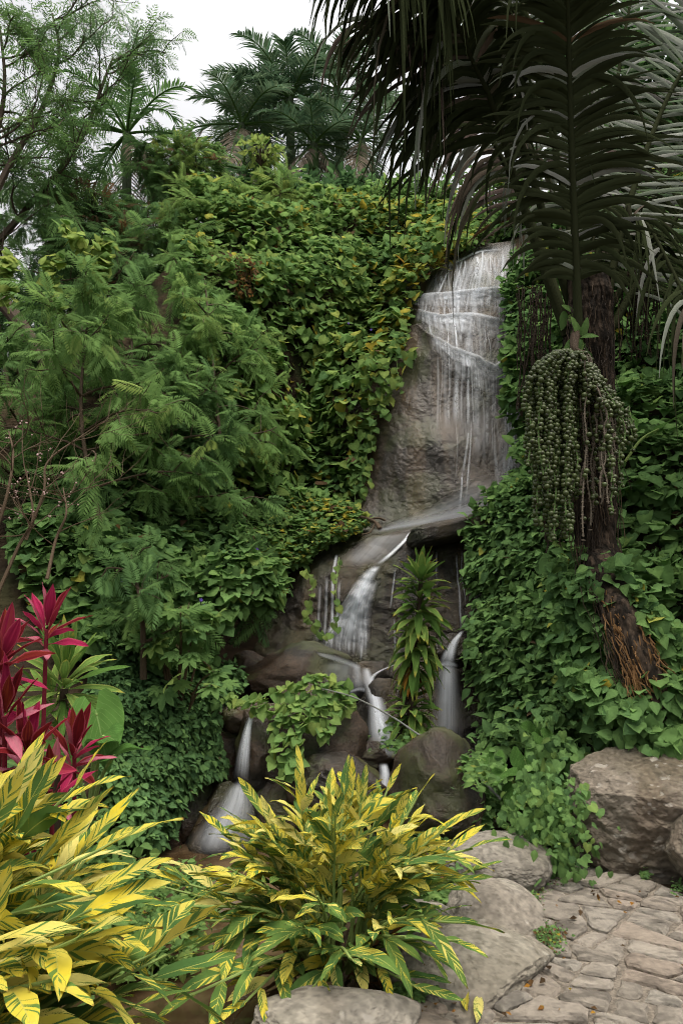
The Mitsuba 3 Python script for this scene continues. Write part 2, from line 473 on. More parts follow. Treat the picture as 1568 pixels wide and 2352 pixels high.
rock_at('rock', 'long pale kerb rock in the foreground at the foot of the ginger clump', 'rock', 745, 2378, 3.05, 190, 66, .28, 52, 'grey_rock', rough=.05, planes=7, cut=.78, rot=.28, amp=.2)

# the upper face of the fall: y as a function of x and z
CC = Ps([(700, 1250, 11.9), (700, 1000, 12.6), (760, 800, 13.2), (830, 1220, 10.95), (1000, 1205, 10.55), (1200, 1160, 10.3), (800, 1100, 11.6), (840, 1000, 11.55), (950, 1000, 10.98), (1080, 1000, 10.9), (1200, 1000, 10.9), (1300, 1000, 11.1),
         (890, 830, 12.05), (980, 820, 11.38), (1080, 820, 11.3), (1180, 820, 11.35), (1280, 820, 11.6), (930, 735, 12.35), (1050, 735, 11.65), (1170, 740, 11.7), (950, 675, 12.65), (1080, 675, 12.0), (1170, 675, 12.0), (1270, 680, 12.2),
         (985, 625, 13.2), (1100, 600, 12.6), (1180, 610, 12.6), (1040, 580, 13.8), (1130, 562, 13.6), (1200, 560, 13.5), (1300, 560, 13.6)])
CRBF = RBFInterpolator(CC[:, [0, 2]], CC[:, 1], smoothing=.003)
LEDGE = [Ps([(940, 690, 12.6), (975, 677, 12.3), (1050, 674, 12), (1130, 674, 12), (1200, 676, 12)]),
         Ps([(930, 700, 12.4), (960, 716, 12.1), (1010, 732, 11.8), (1075, 731, 11.7), (1150, 745, 11.7), (1220, 752, 11.8)]),
         Ps([(960, 740, 11.8), (985, 775, 11.6), (1030, 810, 11.4), (1080, 826, 11.35), (1130, 850, 11.3), (1220, 815, 11.4)])]


def cliff_y(x, z):
    y = CRBF(np.stack([np.ravel(x), np.ravel(z)], 1)).reshape(np.shape(x))
    for L, a in zip(LEDGE, (.16, .15, .13)):
        zl = np.interp(x, L[:, 0], L[:, 2])
        t = (z - zl)
        y = y - a * np.exp(-np.clip(-t, 0, 9) / .28) * (t < 0) - a * np.clip(1 - t / .06, 0, 1) * (t >= 0)
    p = np.stack([x, x * 0, z], -1)
    return y - .14 * nfbm(p, 1.1, 3, 4) - .05 * nfbm(p * [1, 1, .3], 4.5, 3, 8) - .016 * nfbm(p * [1, 1, .7], 24, 2, 5)


def cliff_mesh():
    xs = np.linspace(P(760, 1000, 11.5)[0], P(1290, 1000, 11)[0], 230)
    zs = np.linspace(P(0, 1250, 11)[2], P(0, 556, 13.6)[2], 400)
    X, Z = np.meshgrid(xs, zs)
    return (np.stack([X, cliff_y(X, Z), Z], -1).reshape(-1, 3), grid_faces(len(zs), len(xs)))


structure('cliff', 'tall rounded rock face of the upper waterfall')
add('cliff', cliff_mesh(), 'wet_rock', smooth=True)

# the middle tier
WC = Ps([(480, 1700, 9.6), (480, 1450, 10.3), (560, 1600, 9.1), (560, 1400, 10.2), (600, 1300, 10.6), (690, 1300, 9.9), (690, 1450, 9.2), (700, 1590, 8.8), (740, 1285, 9.7), (760, 1330, 9.25), (800, 1450, 8.95), (820, 1590, 8.6),
         (780, 1262, 10.1), (850, 1300, 9.2), (850, 1250, 9.8), (850, 1222, 10.6), (930, 1250, 9.35), (930, 1210, 10.4), (880, 1215, 10.8), (1000, 1240, 9.45), (1000, 1195, 10.5), (1080, 1180, 10.5), (1080, 1230, 9.5), (900, 1450, 8.85), (1000, 1300, 9.15), (1000, 1450, 8.8),
         (950, 1640, 8.3), (1080, 1450, 8.6), (1080, 1650, 8.1), (1150, 1450, 8.9), (1150, 1250, 9.5), (1150, 1650, 8.2), (850, 1750, 8.2), (1000, 1750, 7.9), (700, 1750, 8.5)])
WRBF = RBFInterpolator(WC[:, [0, 2]], WC[:, 1], smoothing=.004)


def wall_y(x, z):
    y = WRBF(np.stack([np.ravel(x), np.ravel(z)], 1)).reshape(np.shape(x))
    p = np.stack([x, x * 0, z], -1)
    return y - .16 * nfbm(p, 1.6, 3, 14) - .09 * nfbm(p * [1, 1, .55], 4.5, 3, 18) - .035 * nfbm(p, 13, 3, 15)


def wall_mesh():
    xs = np.linspace(P(500, 1500, 9)[0], P(1160, 1500, 8.6)[0], 230)
    zs = np.linspace(-.1, P(0, 1205, 10.6)[2], 240)
    X, Z = np.meshgrid(xs, zs)
    return (np.stack([X, wall_y(X, Z), Z], -1).reshape(-1, 3), grid_faces(len(zs), len(xs)))


structure('rock_wall', 'dark wet rock wall of the middle cascade')
add('rock_wall', wall_mesh(), 'dark_rock', smooth=True)

WETS = 'wet rocks of the stream bed'


def slab():
    a = boulder((0, 0, 0), (1, 1, 1), 61, planes=4, cut=.8, rough=.07)
    v = np.array(a.vertices)
    v = np.sign(v) * np.abs(v) ** .55
    v *= [.62, .42, .16]
    v[:, 2] += .20 * v[:, 0]
    v += P(1035, 1222, 9.25)
    v += unit(v - v.mean(0)) * (.02 * nfbm(v, 7, 3))[:, None]
    return trimesh.Trimesh(v, a.faces, process=False)


k = thing('rock_ledge', 'flat dark rock slab jutting out at the foot of the upper fall', 'rock')
add(k, slab(), 'dark_rock', smooth=True)
for lab, px, py, d, hw, hh, dep, sd, mt in [
    ('wide dark wet boulder on the shelf left of the middle cascade', 700, 1552, 8.35, 122, 66, .55, 71, 'brown_rock'),
    ('dark rock in the shade at the left end of the wet shelf', 570, 1560, 8.7, 70, 60, .4, 72, 'brown_rock'),
    ('small brown rock at the far left on the lip above the lower left cascade', 492, 1655, 7.35, 38, 36, .22, 73, 'brown_rock'),
    ('small brown rock just left of the lip of the lower left cascade', 548, 1650, 7.25, 36, 28, .20, 74, 'brown_rock'),
    ('rock draped with a green vine in the middle of the stream bed', 715, 1700, 7.15, 118, 108, .50, 75, 'brown_rock'),
    ('tall wet rock just right of the lower left cascade', 612, 1735, 7.12, 58, 105, .35, 76, 'brown_rock'),
    ('dark wet rock face just left of the lower left cascade', 512, 1745, 7.35, 75, 82, .35, 77, 'brown_rock'),
    ('brown angular rock at the waterline below the small-leaved creeper', 398, 1890, 6.85, 34, 62, .3, 78, 'brown_rock'),
    ('brown rock behind the spray of the lower left cascade', 452, 1868, 7.0, 55, 66, .3, 79, 'brown_rock'),
    ('wet rock that the lower left cascade fans out over', 525, 1925, 6.85, 98, 85, .40, 80, 'dark_rock'),
    ('low rusty wet rock above the tips of the ginger clump', 778, 1800, 6.5, 98, 64, .45, 81, 'brown_rock'),
    ('tall rounded rusty boulder right of the ginger tips', 1012, 1832, 5.95, 92, 112, .40, 82, 'brown_rock'),
    ('dark wet rock that the small centre cascade slides down', 895, 1690, 7.7, 78, 105, .45, 83, 'dark_rock'),
    ('small mossy rock under the centre cascade', 850, 1728, 7.05, 52, 30, .25, 84, 'brown_rock'),
    ('low wet rock under the right cascade', 1050, 1762, 7.45, 120, 34, .4, 85, 'dark_rock'),
    ('flat wet brown rock at the pool behind the pale path rock', 1140, 1890, 6.3, 80, 20, .35, 86, 'brown_rock'),
    ('small dark stone under the lip of the right cascade', 1040, 1495, 8.25, 50, 36, .25, 87, 'dark_rock'),
    ('dark rock step between the middle and the centre cascade', 855, 1565, 8.3, 60, 45, .35, 88, 'dark_rock'),
    ('dark rock right of the lower left cascade behind the ginger clump', 650, 1880, 6.75, 70, 90, .35, 89, 'brown_rock')]:
    rock_at('stream_rock', lab, 'rock', px, py, d, hw, hh, dep, sd, mt, group=WETS, sub=4)


# ---------------------------------------------------------------- falling water
def snap(p, surf, off):
    """Lay points on the rock, off metres in front of it."""
    if surf is None: return p
    q = p.copy(); q[..., 1] = surf(p[..., 0], p[..., 2]) - off
    return q


def veil(parent, name, left, right, dens, seed, surf=None, off=.035, nl=60, nc=14, belly=0.0, **kw):
    L, R = spline(left, nl), spline(right, nl)
    s = np.linspace(0, 1, nc)[None, :, None]
    p = L[:, None] * (1 - s) + R[:, None] * s
    p = snap(p, surf, off)
    if belly: p[..., 1] -= belly * np.sin(np.pi * s[..., 0])
    p = p + .006 * nfbm(p, 6, 2, seed)[..., None]
    t = np.linspace(0, .998, nl)[:, None] + 0 * s[..., 0]
    uv = np.stack([10.0 * seed + .01 + .98 * s[..., 0] + 0 * t, 2.0 * dens + t], -1).reshape(-1, 2)
    return part(parent, name, (p.reshape(-1, 3), grid_faces(nl, nc)), 'water_veil', uv=uv, smooth=True, **kw)


def ribbon(parent, name, pts, width, dens, seed, surf=None, off=.045, nl=50, horizontal=False, **kw):
    c = spline(pts, nl)
    w = np.interp(np.linspace(0, 1, nl), np.linspace(0, 1, len(np.atleast_1d(width))), np.atleast_1d(width))[:, None]
    side = np.array([0, 0, 1.0]) if horizontal else np.array([1.0, 0, 0])
    return veil(parent, name, c - side * w / 2, c + side * w / 2, dens, seed, surf, off, nl, 5, **kw)


wf = thing('waterfall', 'tall white veil of water sliding down the upper rock face', 'waterfall')
U = cliff_y
# a thin film over the face, denser towards the top
veil(wf, 'film', Ps([(1075, 566, 13.6), (1010, 610, 13), (975, 660, 12.5), (955, 735, 12)]), Ps([(1200, 566, 13.6), (1200, 620, 12.6), (1200, 680, 12), (1205, 755, 11.7)]), 8, 1, U, .03, 70, 60)
veil(wf, 'film', Ps([(955, 718, 12), (975, 770, 11.7), (985, 830, 11.4)]), Ps([(1205, 745, 11.7), (1205, 800, 11.4), (1205, 860, 11.3)]), 3, 2, U, .035, 50, 60)
veil(wf, 'film', Ps([(985, 795, 11.5), (990, 900, 11.2), (985, 1010, 11)]), Ps([(1205, 825, 11.4), (1205, 960, 11), (1205, 1150, 10.6)]), 1, 3, U, .03, 70, 60)
veil(wf, 'film', Ps([(1110, 830, 11.4), (1125, 930, 11.1), (1135, 1060, 10.9), (1120, 1150, 10.6)]), Ps([(1190, 830, 11.4), (1200, 930, 11.1), (1205, 1060, 10.9), (1200, 1150, 10.6)]), 5, 4, U, .045, 70, 40)
r2 = np.random.default_rng(5)
# each ledge: a thin bright line and a curtain of fine streaks that dies away below it
for i, (L, h) in enumerate(zip((LEDGE[0], LEDGE[1][1:], LEDGE[2][1:]), (.42, .50, .62))):
    ribbon(wf, 'ledge_foam', L - [0, 0, .02], [.04, .18, .16, .20, .08], 6, 20 + i, U, .06, 70, True)
    ribbon(wf, 'ledge_foam', L - [0, 0, .015], [.008, .04, .02, .05, .01], 5, 30 + i, U, .064, 70, True)
    c = spline(L, 70)
    bot = c - np.array([0, 0, 1]) * (h * (.55 + .45 * np.sin(np.linspace(0, 3.1, 70))))[:, None]
    s = np.linspace(0, 1, 34)[None, :, None]
    for v_, dn, hh in ((0, 13, .5), (1, 8, 1.0)):
        p_ = c[:, None] * (1 - s) + (c + (bot - c) * hh)[:, None] * s
        p_ = snap(p_, U, .052 + .006 * v_)
        uvc = np.stack([10.0 * [[5, 6, 7], [8, 9, 4.0]][v_][i] + .01 + .98 * np.linspace(0, 1, 70)[:, None] + 0 * s[..., 0], 2.0 * dn + .12 + .87 * s[..., 0] + 0 * np.linspace(0, 1, 70)[:, None]], -1).reshape(-1, 2)
        part(wf, 'curtain', (p_.reshape(-1, 3), grid_faces(70, 34)), 'water_veil', uv=uvc, smooth=True)
zt = lambda y: np.interp(y, [560, 620, 676, 735, 826, 1000, 1190], [13.6, 12.7, 12, 11.7, 11.35, 10.95, 10.5])
tiers = [(600, 676, 1000, 1165, 30), (676, 735, 965, 1175, 34), (735, 828, 985, 1185, 34), (828, 1000, 1000, 1190, 26), (900, 1120, 1040, 1192, 18), (1000, 1190, 1130, 1195, 8)]
seed = 40
for y0, y1, x0, x1, n in tiers:
    for j in range(n):
        x = x0 + (x1 - x0) * (j + r2.uniform(.1, .9)) / n
        a = y0 + r2.uniform(-6, 6) + (0 if y0 > 610 else max(0, 1060 - x) * .25)
        b = y1 + r2.uniform(-.45, .15) * (y1 - y0)
        dx = (1090 - x) * -.05 if y0 < 700 else r2.normal(0, 3)
        w = r2.choice([.024, .04, .07, .13], p=[.35, .3, .2, .15]); dn = int(r2.choice([3, 5, 7, 9, 12], p=[.3, .3, .2, .12, .08]) * (1.5 if y0 < 735 else 1.1 if y0 < 830 else .8))
        ribbon(wf, 'water_strand', [P(x, a, zt(a)), P(x + dx * .35 + r2.normal(0, 2.0), a * .66 + b * .34, zt(a * .66 + b * .34)), P(x + dx * .7 + r2.normal(0, 2.0), a * .33 + b * .67, zt(a * .33 + b * .67)), P(x + dx, b, zt(b))], [w * .7, w, w * 1.2], dn, seed, U, .055, 36)
        seed += 1
for a, b, c, d, w, dn in [(1068, 826, 1073, 1000, .045, 14), (1073, 985, 1058, 1100, .05, 13), (1058, 1085, 1052, 1192, .045, 13), (1078, 830, 1086, 1000, .025, 11), (1080, 960, 1064, 1190, .03, 10),
                          (1150, 850, 1174, 945, .12, 13), (1172, 925, 1178, 1080, .05, 13), (1160, 880, 1168, 1120, .035, 12), (1105, 580, 1092, 676, .06, 15), (1040, 600, 1004, 676, .07, 14), (1062, 592, 1040, 676, .05, 14), (1150, 590, 1142, 676, .06, 13), (1052, 676, 1050, 735, .06, 15), (1038, 735, 1045, 822, .05, 15), (985, 722, 990, 785, .045, 14)]:
    ribbon(wf, 'water_strand', [P(a, b, zt(b)), P((a + c) / 2 + r2.normal(0, 1), (b + d) / 2, zt((b + d) / 2)), P(c, d, zt(d))], [w * .7, w, w], dn, seed, U, .06, 40)
    seed += 1
# lip at the top
ribbon(wf, 'lip', Ps([(1010, 620, 12.9), (1050, 600, 12.9), (1105, 580, 13.2), (1165, 572, 13.3)]), [.05, .16, .2, .15], 11, 90, U, .05, 40, True)

mc = thing('cascade', 'white cascade sliding off the ledge and down the middle rock wall', 'waterfall')
W = wall_y
# spray along the foot of the upper fall
ribbon(mc, 'splash', Ps([(850, 1222, 10.2), (930, 1206, 10.2), (1010, 1190, 10.2), (1080, 1172, 10.2), (1150, 1150, 10.2)]), [.06, .12, .18, .28, .26], 12, 100, None, 0, 50, True)
ribbon(mc, 'splash', Ps([(880, 1212, 10.3), (980, 1192, 10.3), (1080, 1160, 10.3), (1160, 1130, 10.3)]), [.1, .35, .8, .7], 7, 101, None, 0, 50, True)
veil(mc, 'film', Ps([(835, 1232, 10.1), (800, 1262, 9.8), (770, 1300, 9.4)]), Ps([(950, 1222, 10.0), (920, 1262, 9.5), (870, 1310, 9.2)]), 4, 102, W, .03, 40, 20)
ribbon(mc, 'water_strand', Ps([(944, 1220, 9.7), (928, 1243, 9.5), (895, 1275, 9.35), (862, 1302, 9.2)]), [.06, .08, .10, .13], 16, 103, W, .06)
ribbon(mc, 'water_strand', Ps([(868, 1298, 9.2), (845, 1322, 9.1), (822, 1370, 8.98), (800, 1430, 8.9), (780, 1500, 8.85)]), [.15, .24, .34, .48, .70], 14, 104, W, .07)
ribbon(mc, 'water_strand', Ps([(856, 1306, 9.2), (836, 1340, 9.05), (812, 1400, 8.9), (795, 1500, 8.85)]), [.10, .12, .12, .16], 13, 105, W, .09)
ribbon(mc, 'water_strand', Ps([(860, 1330, 9.1), (838, 1400, 8.95), (826, 1520, 8.8)]), [.16, .2, .26], 6, 106, W, .06)
for i, (a, b, c, d, w, dn) in enumerate([(773, 1262, 762, 1330, .06, 11), (764, 1320, 760, 1500, .06, 10), (750, 1320, 742, 1490, .05, 6), (735, 1340, 728, 1490, .05, 5), (806, 1420, 800, 1510, .03, 9), (828, 1420, 826, 1530, .03, 9),
                                         (905, 1310, 895, 1400, .03, 8), (965, 1270, 960, 1330, .03, 8), (1003, 1265, 1002, 1330, .03, 6), (1048, 1270, 1046, 1460, .03, 7), (1060, 1260, 1062, 1400, .02, 6), (900, 1420, 905, 1530, .03, 6), (780, 1330, 775, 1500, .05, 7)]):
    ribbon(mc, 'trickle', [P(a, b, 9.2), P((a + c) / 2 + r2.normal(0, 2), (b + d) / 2, 9.0), P(c, d, 8.9)], w, dn, 110 + i, W, .05, 40)
for i in range(16):
    x0 = 838 + r2.uniform(-16, 22); x1 = 745 + i * 6.2 + r2.uniform(-4, 4)
    ribbon(mc, 'water_strand', [P(x0, 1330 + r2.uniform(-10, 30), 9), P((x0 * .45 + x1 * .55), 1395, 8.95), P(x1 + 3, 1460, 8.9), P(x1, 1512, 8.85)], [.02, .035, .045, .05], int(r2.choice([5, 7, 9])), 170 + i, W, .075, 40)
ribbon(mc, 'foam_line', Ps([(722, 1500, 8.0), (770, 1512, 7.98), (815, 1528, 7.95), (832, 1532, 7.95)]), [.03, .09, .08, .03], 10, 130, None, 0, 40, True)
veil(mc, 'film', Ps([(735, 1512, 7.95), (725, 1560, 7.88), (730, 1620, 7.88)]), Ps([(855, 1530, 7.9), (850, 1570, 7.85), (835, 1625, 7.85)]), 3, 131, None, 0, 30, 24)
ribbon(mc, 'water_strand', Ps([(816, 1526, 7.92), (822, 1555, 7.88), (825, 1590, 7.85)]), [.10, .15, .20], 7, 132, None, 0)

cc = thing('cascade', 'small white cascade between the vine draped rock and the tall dracaena', 'waterfall')
ribbon(cc, 'water_strand', Ps([(910, 1525, 7.95), (875, 1540, 7.9), (855, 1556, 7.85), (850, 1580, 7.78)]), [.03, .05, .07, .08], 14, 140, None, 0)
ribbon(cc, 'water_strand', Ps([(850, 1575, 7.75), (862, 1600, 7.45), (870, 1640, 7.22), (885, 1690, 6.98), (912, 1728, 6.82)]), [.08, .15, .24, .36, .55], 12, 141, None, 0)
ribbon(cc, 'water_strand', Ps([(852, 1580, 7.7), (866, 1620, 7.35), (876, 1660, 7.1), (900, 1715, 6.85)]), [.05, .08, .09, .16], 13, 142, None, 0)
ribbon(cc, 'water_strand', Ps([(800, 1590, 7.8), (830, 1583, 7.8), (856, 1596, 7.65)]), [.04, .06, .08], 12, 143, None, 0, 30, True)
ribbon(cc, 'water_strand', Ps([(880, 1752, 6.4), (884, 1790, 6.3), (880, 1840, 6.25)]), [.08, .12, .16], 13, 144, None, 0)

ribbon(cc, 'water_strand', Ps([(838, 1532, 7.9), (846, 1560, 7.75), (858, 1590, 7.55), (866, 1625, 7.3)]), [.10, .16, .20, .22], 9, 145, None, 0)
ribbon(cc, 'splash', Ps([(860, 1722, 6.9), (910, 1730, 6.8), (960, 1728, 6.85)]), [.06, .14, .06], 8, 146, None, 0, 40, True)
rc = thing('cascade', 'white cascade leaping from the wall right of the tall dracaena', 'waterfall')
ribbon(rc, 'water_strand', Ps([(1062, 1448, 7.95), (1046, 1470, 7.85), (1032, 1500, 7.78), (1024, 1530, 7.74)]), [.05, .10, .16, .22], 15, 150, None, 0)
ribbon(rc, 'water_strand', Ps([(1058, 1455, 7.9), (1040, 1480, 7.8), (1028, 1530, 7.72)]), [.05, .09, .14], 13, 151, None, 0)
veil(rc, 'film', Ps([(1010, 1512, 7.76), (1003, 1600, 7.68), (998, 1735, 7.62)]), Ps([(1050, 1515, 7.76), (1054, 1600, 7.68), (1052, 1735, 7.62)]), 11, 152, None, 0, 50, 30)
veil(rc, 'film', Ps([(1000, 1530, 7.8), (985, 1620, 7.74), (970, 1740, 7.7)]), Ps([(1052, 1530, 7.8), (1062, 1620, 7.74), (1068, 1740, 7.7)]), 7, 153, None, 0, 50, 30)
ribbon(rc, 'splash', Ps([(960, 1742, 7.5), (1010, 1738, 7.48), (1070, 1744, 7.46), (1110, 1748, 7.45)]), [.08, .24, .22, .08], 6, 154, None, 0, 40, True)
ribbon(rc, 'foam_line', Ps([(1004, 1528, 7.72), (1030, 1524, 7.7), (1054, 1530, 7.7)]), [.04, .08, .04], 13, 155, None, 0, 30, True)

lc = thing('cascade', 'narrow white cascade at lower left spreading into a fan above the stream', 'waterfall')
ribbon(lc, 'water_strand', Ps([(578, 1642, 6.95), (570, 1668, 6.85), (562, 1715, 6.75), (552, 1800, 6.68)]), [.05, .08, .12, .18], 11, 160, None, 0)
ribbon(lc, 'water_strand', Ps([(580, 1640, 6.9), (572, 1670, 6.8), (566, 1720, 6.72), (560, 1800, 6.66)]), [.05, .06, .07, .10], 14, 161, None, 0)
veil(lc, 'fan', Ps([(530, 1795, 6.6), (495, 1850, 6.42), (440, 1910, 6.3), (405, 1965, 6.2)]), Ps([(572, 1795, 6.6), (585, 1850, 6.42), (592, 1910, 6.3), (600, 1965, 6.2)]), 6, 162, None, 0, 50, 30)
veil(lc, 'fan', Ps([(540, 1790, 6.58), (510, 1850, 6.4), (470, 1910, 6.27), (440, 1970, 6.15)]), Ps([(566, 1790, 6.58), (560, 1850, 6.4), (540, 1910, 6.27), (520, 1970, 6.15)]), 7, 163, None, 0, 50, 24)


# ---------------------------------------------------------------- leaves
def strip_leaf(t, w, fold=.15, droop=.25, wave=0.0):
    """A blade along +y (unit length): midrib and two edges per station."""
    t, w = np.asarray(t, float), np.asarray(w, float)
    z0 = -droop * t ** 2
    rows = []
    for i in range(len(t)):
        e = fold * w[i] + wave * math.sin(i * 2.1)
        e2 = fold * w[i] - wave * math.sin(i * 2.1 + .7)
        rows += [(-w[i], t[i], z0[i] + e), (0, t[i], z0[i]), (w[i], t[i], z0[i] + e2)]
    f = []
    for i in range(len(t) - 1):
        a = i * 3
        for k in (0, 1):
            f += [(a + k, a + k + 1, a + k + 4), (a + k, a + k + 4, a + k + 3)]
    v = np.array(rows)
    return v, np.array(f)


def heart_leaf(cup=.18, droop=.3, seed=0):
    r = np.random.default_rng(seed)
    o = np.array([(0, .02), (-.22, -.13), (-.46, -.03), (-.56, .22), (-.46, .52), (-.22, .78), (0, 1.0), (.22, .78), (.46, .52), (.56, .22), (.46, -.03), (.22, -.13)])
    o[1:6] += r.normal(0, .03, (5, 2)); o[7:] += r.normal(0, .03, (5, 2))
    mid = np.array([(-.24, .3), (0, .34), (.24, .3), (0, .68)])
    p = np.vstack([o, mid])
    z = cup * np.abs(p[:, 0]) - droop * np.clip(p[:, 1], 0, 2) ** 2 + r.normal(0, .025, len(p))
    v = np.column_stack([p, z])
    f = [(0, 13, 12), (0, 12, 1), (1, 12, 2), (2, 12, 3), (3, 12, 4), (4, 12, 13), (4, 13, 15), (4, 15, 5), (5, 15, 6), (0, 14, 13), (0, 11, 14), (11, 10, 14), (10, 9, 14), (9, 8, 14), (8, 13, 14), (8, 15, 13), (8, 7, 15), (7, 6, 15)]
    return v, np.array(f)


def palmate_leaf(lobes=7, seed=0):
    V, F, n = [], [], 0
    for k in range(lobes):
        a = math.radians(-125 + 250 * k / (lobes - 1))
        L = 1.0 - .35 * abs(k - (lobes - 1) / 2) / ((lobes - 1) / 2)
        v, f = strip_leaf([0, .3, .6, .85, 1], [.06, .13, .19, .11, 0], .2, .22)
        v = v * [1, L, 1]
        c, s = math.cos(a), math.sin(a)
        v = np.column_stack([v[:, 0] * c + v[:, 1] * s, -v[:, 0] * s + v[:, 1] * c, v[:, 2] + .002 * k])
        V.append(v); F.append(f + n); n += len(v)
    return np.vstack(V) * [.62, .62, .62], np.vstack(F)


def pinnate_leaf(pairs=9, fine=False, seed=0, droop=.35):
    """A feathery leaf along +y: pinnae to both sides, each a narrow blade or a row of leaflets."""
    r = np.random.default_rng(seed)
    V, F, n = [], [], 0

    def put(v, f):
        nonlocal n
        V.append(np.array(v)); F.append(np.array(f) + n); n += len(v)
    put([(-.008, 0, 0), (.008, 0, 0), (.006, .5, -.25 * droop), (-.006, .5, -.25 * droop), (0, 1, -droop)], [(0, 1, 2), (0, 2, 3), (3, 2, 4)])
    for i in range(pairs):
        t = .12 + .88 * i / (pairs - 1)
        L = .40 * (1 - .45 * (t - .45) ** 2 / .3) * r.uniform(.88, 1.1)
        if i == pairs - 1: L *= .8
        for s in (-1, 1):
            a = math.radians(62 - 22 * t + r.uniform(-6, 6))
            d = np.array([s * math.sin(a), math.cos(a)])
            b = np.array([0, t]); q = np.array([-d[1], d[0]])
            z = lambda u: -droop * t ** 2 - .35 * L * u ** 2 - .05 * u
            if not fine:
                w = .036
                put([(*b, z(0)), (*(b + d * L * .5 + q * w), z(.5)), (*(b + d * L * .5 - q * w), z(.5)), (*(b + d * L), z(1))], [(0, 2, 1), (1, 2, 3)])
            else:
                m = 8
                for j in range(m):
                    u = (j + .7) / m
                    c = b + d * L * u
                    ww = .050 * (1 - .6 * abs(u - .5))
                    for e in (-1, 1):
                        tip = c + (q * e * .9 + d * .45) * ww * 1.25
                        put([(*(c - d * .012), z(u)), (*(c + d * .020), z(u)), (*tip, z(u) - .01)], [(0, 1, 2)])
                put([(*(b - q * .004), z(0)), (*(b + q * .004), z(0)), (*(b + d * L), z(1))], [(0, 1, 2)])
    return np.vstack(V), np.vstack(F)


OVATE = [strip_leaf([0, .22, .48, .76, 1], [.03, .27, .33, .19, 0], f, d, .02) for f, d in ((.25, .2), (.4, .35), (.1, .1), (.3, .5))]
SMALLOV = [strip_leaf([0, .4, 1], [.05, .36, 0], f, d) for f, d in ((.3, .2), (.1, .4))]
HEART = [heart_leaf(c, d, s) for c, d, s in ((.18, .2, 1), (.3, .35, 2), (-.12, .3, 3), (.08, .1, 4), (.4, .2, 5))]
LANCE = [strip_leaf([0, .15, .4, .7, .9, 1], [.03, .08, .12, .10, .05, 0], .3, d) for d in (.1, .3, .55)]
PALMATE = [palmate_leaf(7, 1), palmate_leaf(6, 2)]
FEATHER = [pinnate_leaf(11, False, s, d) for s, d in ((1, .25), (2, .45), (3, .1), (4, .6))]
FEATHERF = [pinnate_leaf(11, True, s, d) for s, d in ((1, .25), (2, .45), (3, .1))]
FEATHERS = [pinnate_leaf(6, False, s, d) for s, d in ((1, .3), (2, .6))]


class Batch:
    def __init__(s, V, F, UV, score): s.V, s.F, s.UV, s.score = V, F, UV, score


def place(tmpls, pos, tip, nrm, size, width=1.0, key=1.0, bright=1.0, score=None, seed=0):
    """Leaves of the template kinds at pos, pointing along tip, faces along nrm."""
    r = np.random.default_rng(seed + len(pos))
    pos = np.asarray(pos, float); n = len(pos)
    B = lambda a: np.broadcast_to(np.asarray(a, float), (n,))
    y = unit(np.broadcast_to(tip, (n, 3))); z = np.broadcast_to(nrm, (n, 3))
    z = unit(z - (z * y).sum(-1, keepdims=True) * y)
    x = np.cross(y, z)
    size, width, key, bright = B(size), B(width), B(key), B(bright)
    score = np.linalg.norm(pos - EYE, axis=1) if score is None else score
    pick = r.integers(0, len(tmpls), n)
    out = []
    for k, (v, f) in enumerate(tmpls):
        i = np.nonzero(pick == k)[0]
        if not len(i): continue
        s = size[i][:, None, None]
        V = pos[i][:, None] + s * (v[None, :, 0:1] * width[i][:, None, None] * x[i][:, None] + v[None, :, 1:2] * y[i][:, None] + v[None, :, 2:3] * z[i][:, None])
        tint = np.where(np.abs(v[:, 0]) < .02, 1.22, .97) if len(v) < 40 else np.ones(len(v))      # paler midrib
        UV = np.stack([np.broadcast_to(key[i][:, None], (len(i), len(v))), bright[i][:, None] * tint[None]], -1)
        out.append(Batch(V, f, UV, np.asarray(score)[i]))
    return out


def in_frame(p, m=0):
    q = pix(p)
    return (q[..., 0] > -m) & (q[..., 0] < 1568 + m) & (q[..., 1] > -m) & (q[..., 1] < 2352 + m)


def emit(parent, batches, bsdf='leaf', nparts=0, pname='leaf', sname='foliage', smooth=True):
    """The nparts leaves of lowest score (in the frame) as parts, the rest as one 'stuff' part."""
    rows = [(b.score[i], bi, i) for bi, b in enumerate(batches) for i in np.nonzero(in_frame(b.V[:, 0]))[0]] if nparts else []
    rows.sort(key=lambda a: a[0])
    chosen = {(bi, i) for _, bi, i in rows[:nparts]}
    for _, bi, i in rows[:nparts]:
        b = batches[bi]
        part(parent, pname, (b.V[i], b.F), bsdf, uv=b.UV[i], smooth=True)
    V, F, U, n = [], [], [], 0
    for bi, b in enumerate(batches):
        keep = np.array([i for i in range(len(b.V)) if (bi, i) not in chosen], int)
        if not len(keep): continue
        nv = b.V.shape[1]
        V.append(b.V[keep].reshape(-1, 3)); U.append(b.UV[keep].reshape(-1, 2))
        F.append((b.F[None] + (np.arange(len(keep)) * nv)[:, None, None]).reshape(-1, 3) + n); n += nv * len(keep)
    if V:
        part(parent, sname, (np.vstack(V), np.vstack(F)), bsdf, uv=np.vstack(U), smooth=smooth, stuff=True)


def stems_mesh(lines, sides=4, key=6.5, bright=1.0):
    return join([tube(p, r, sides, (key, bright)) for p, r in lines])


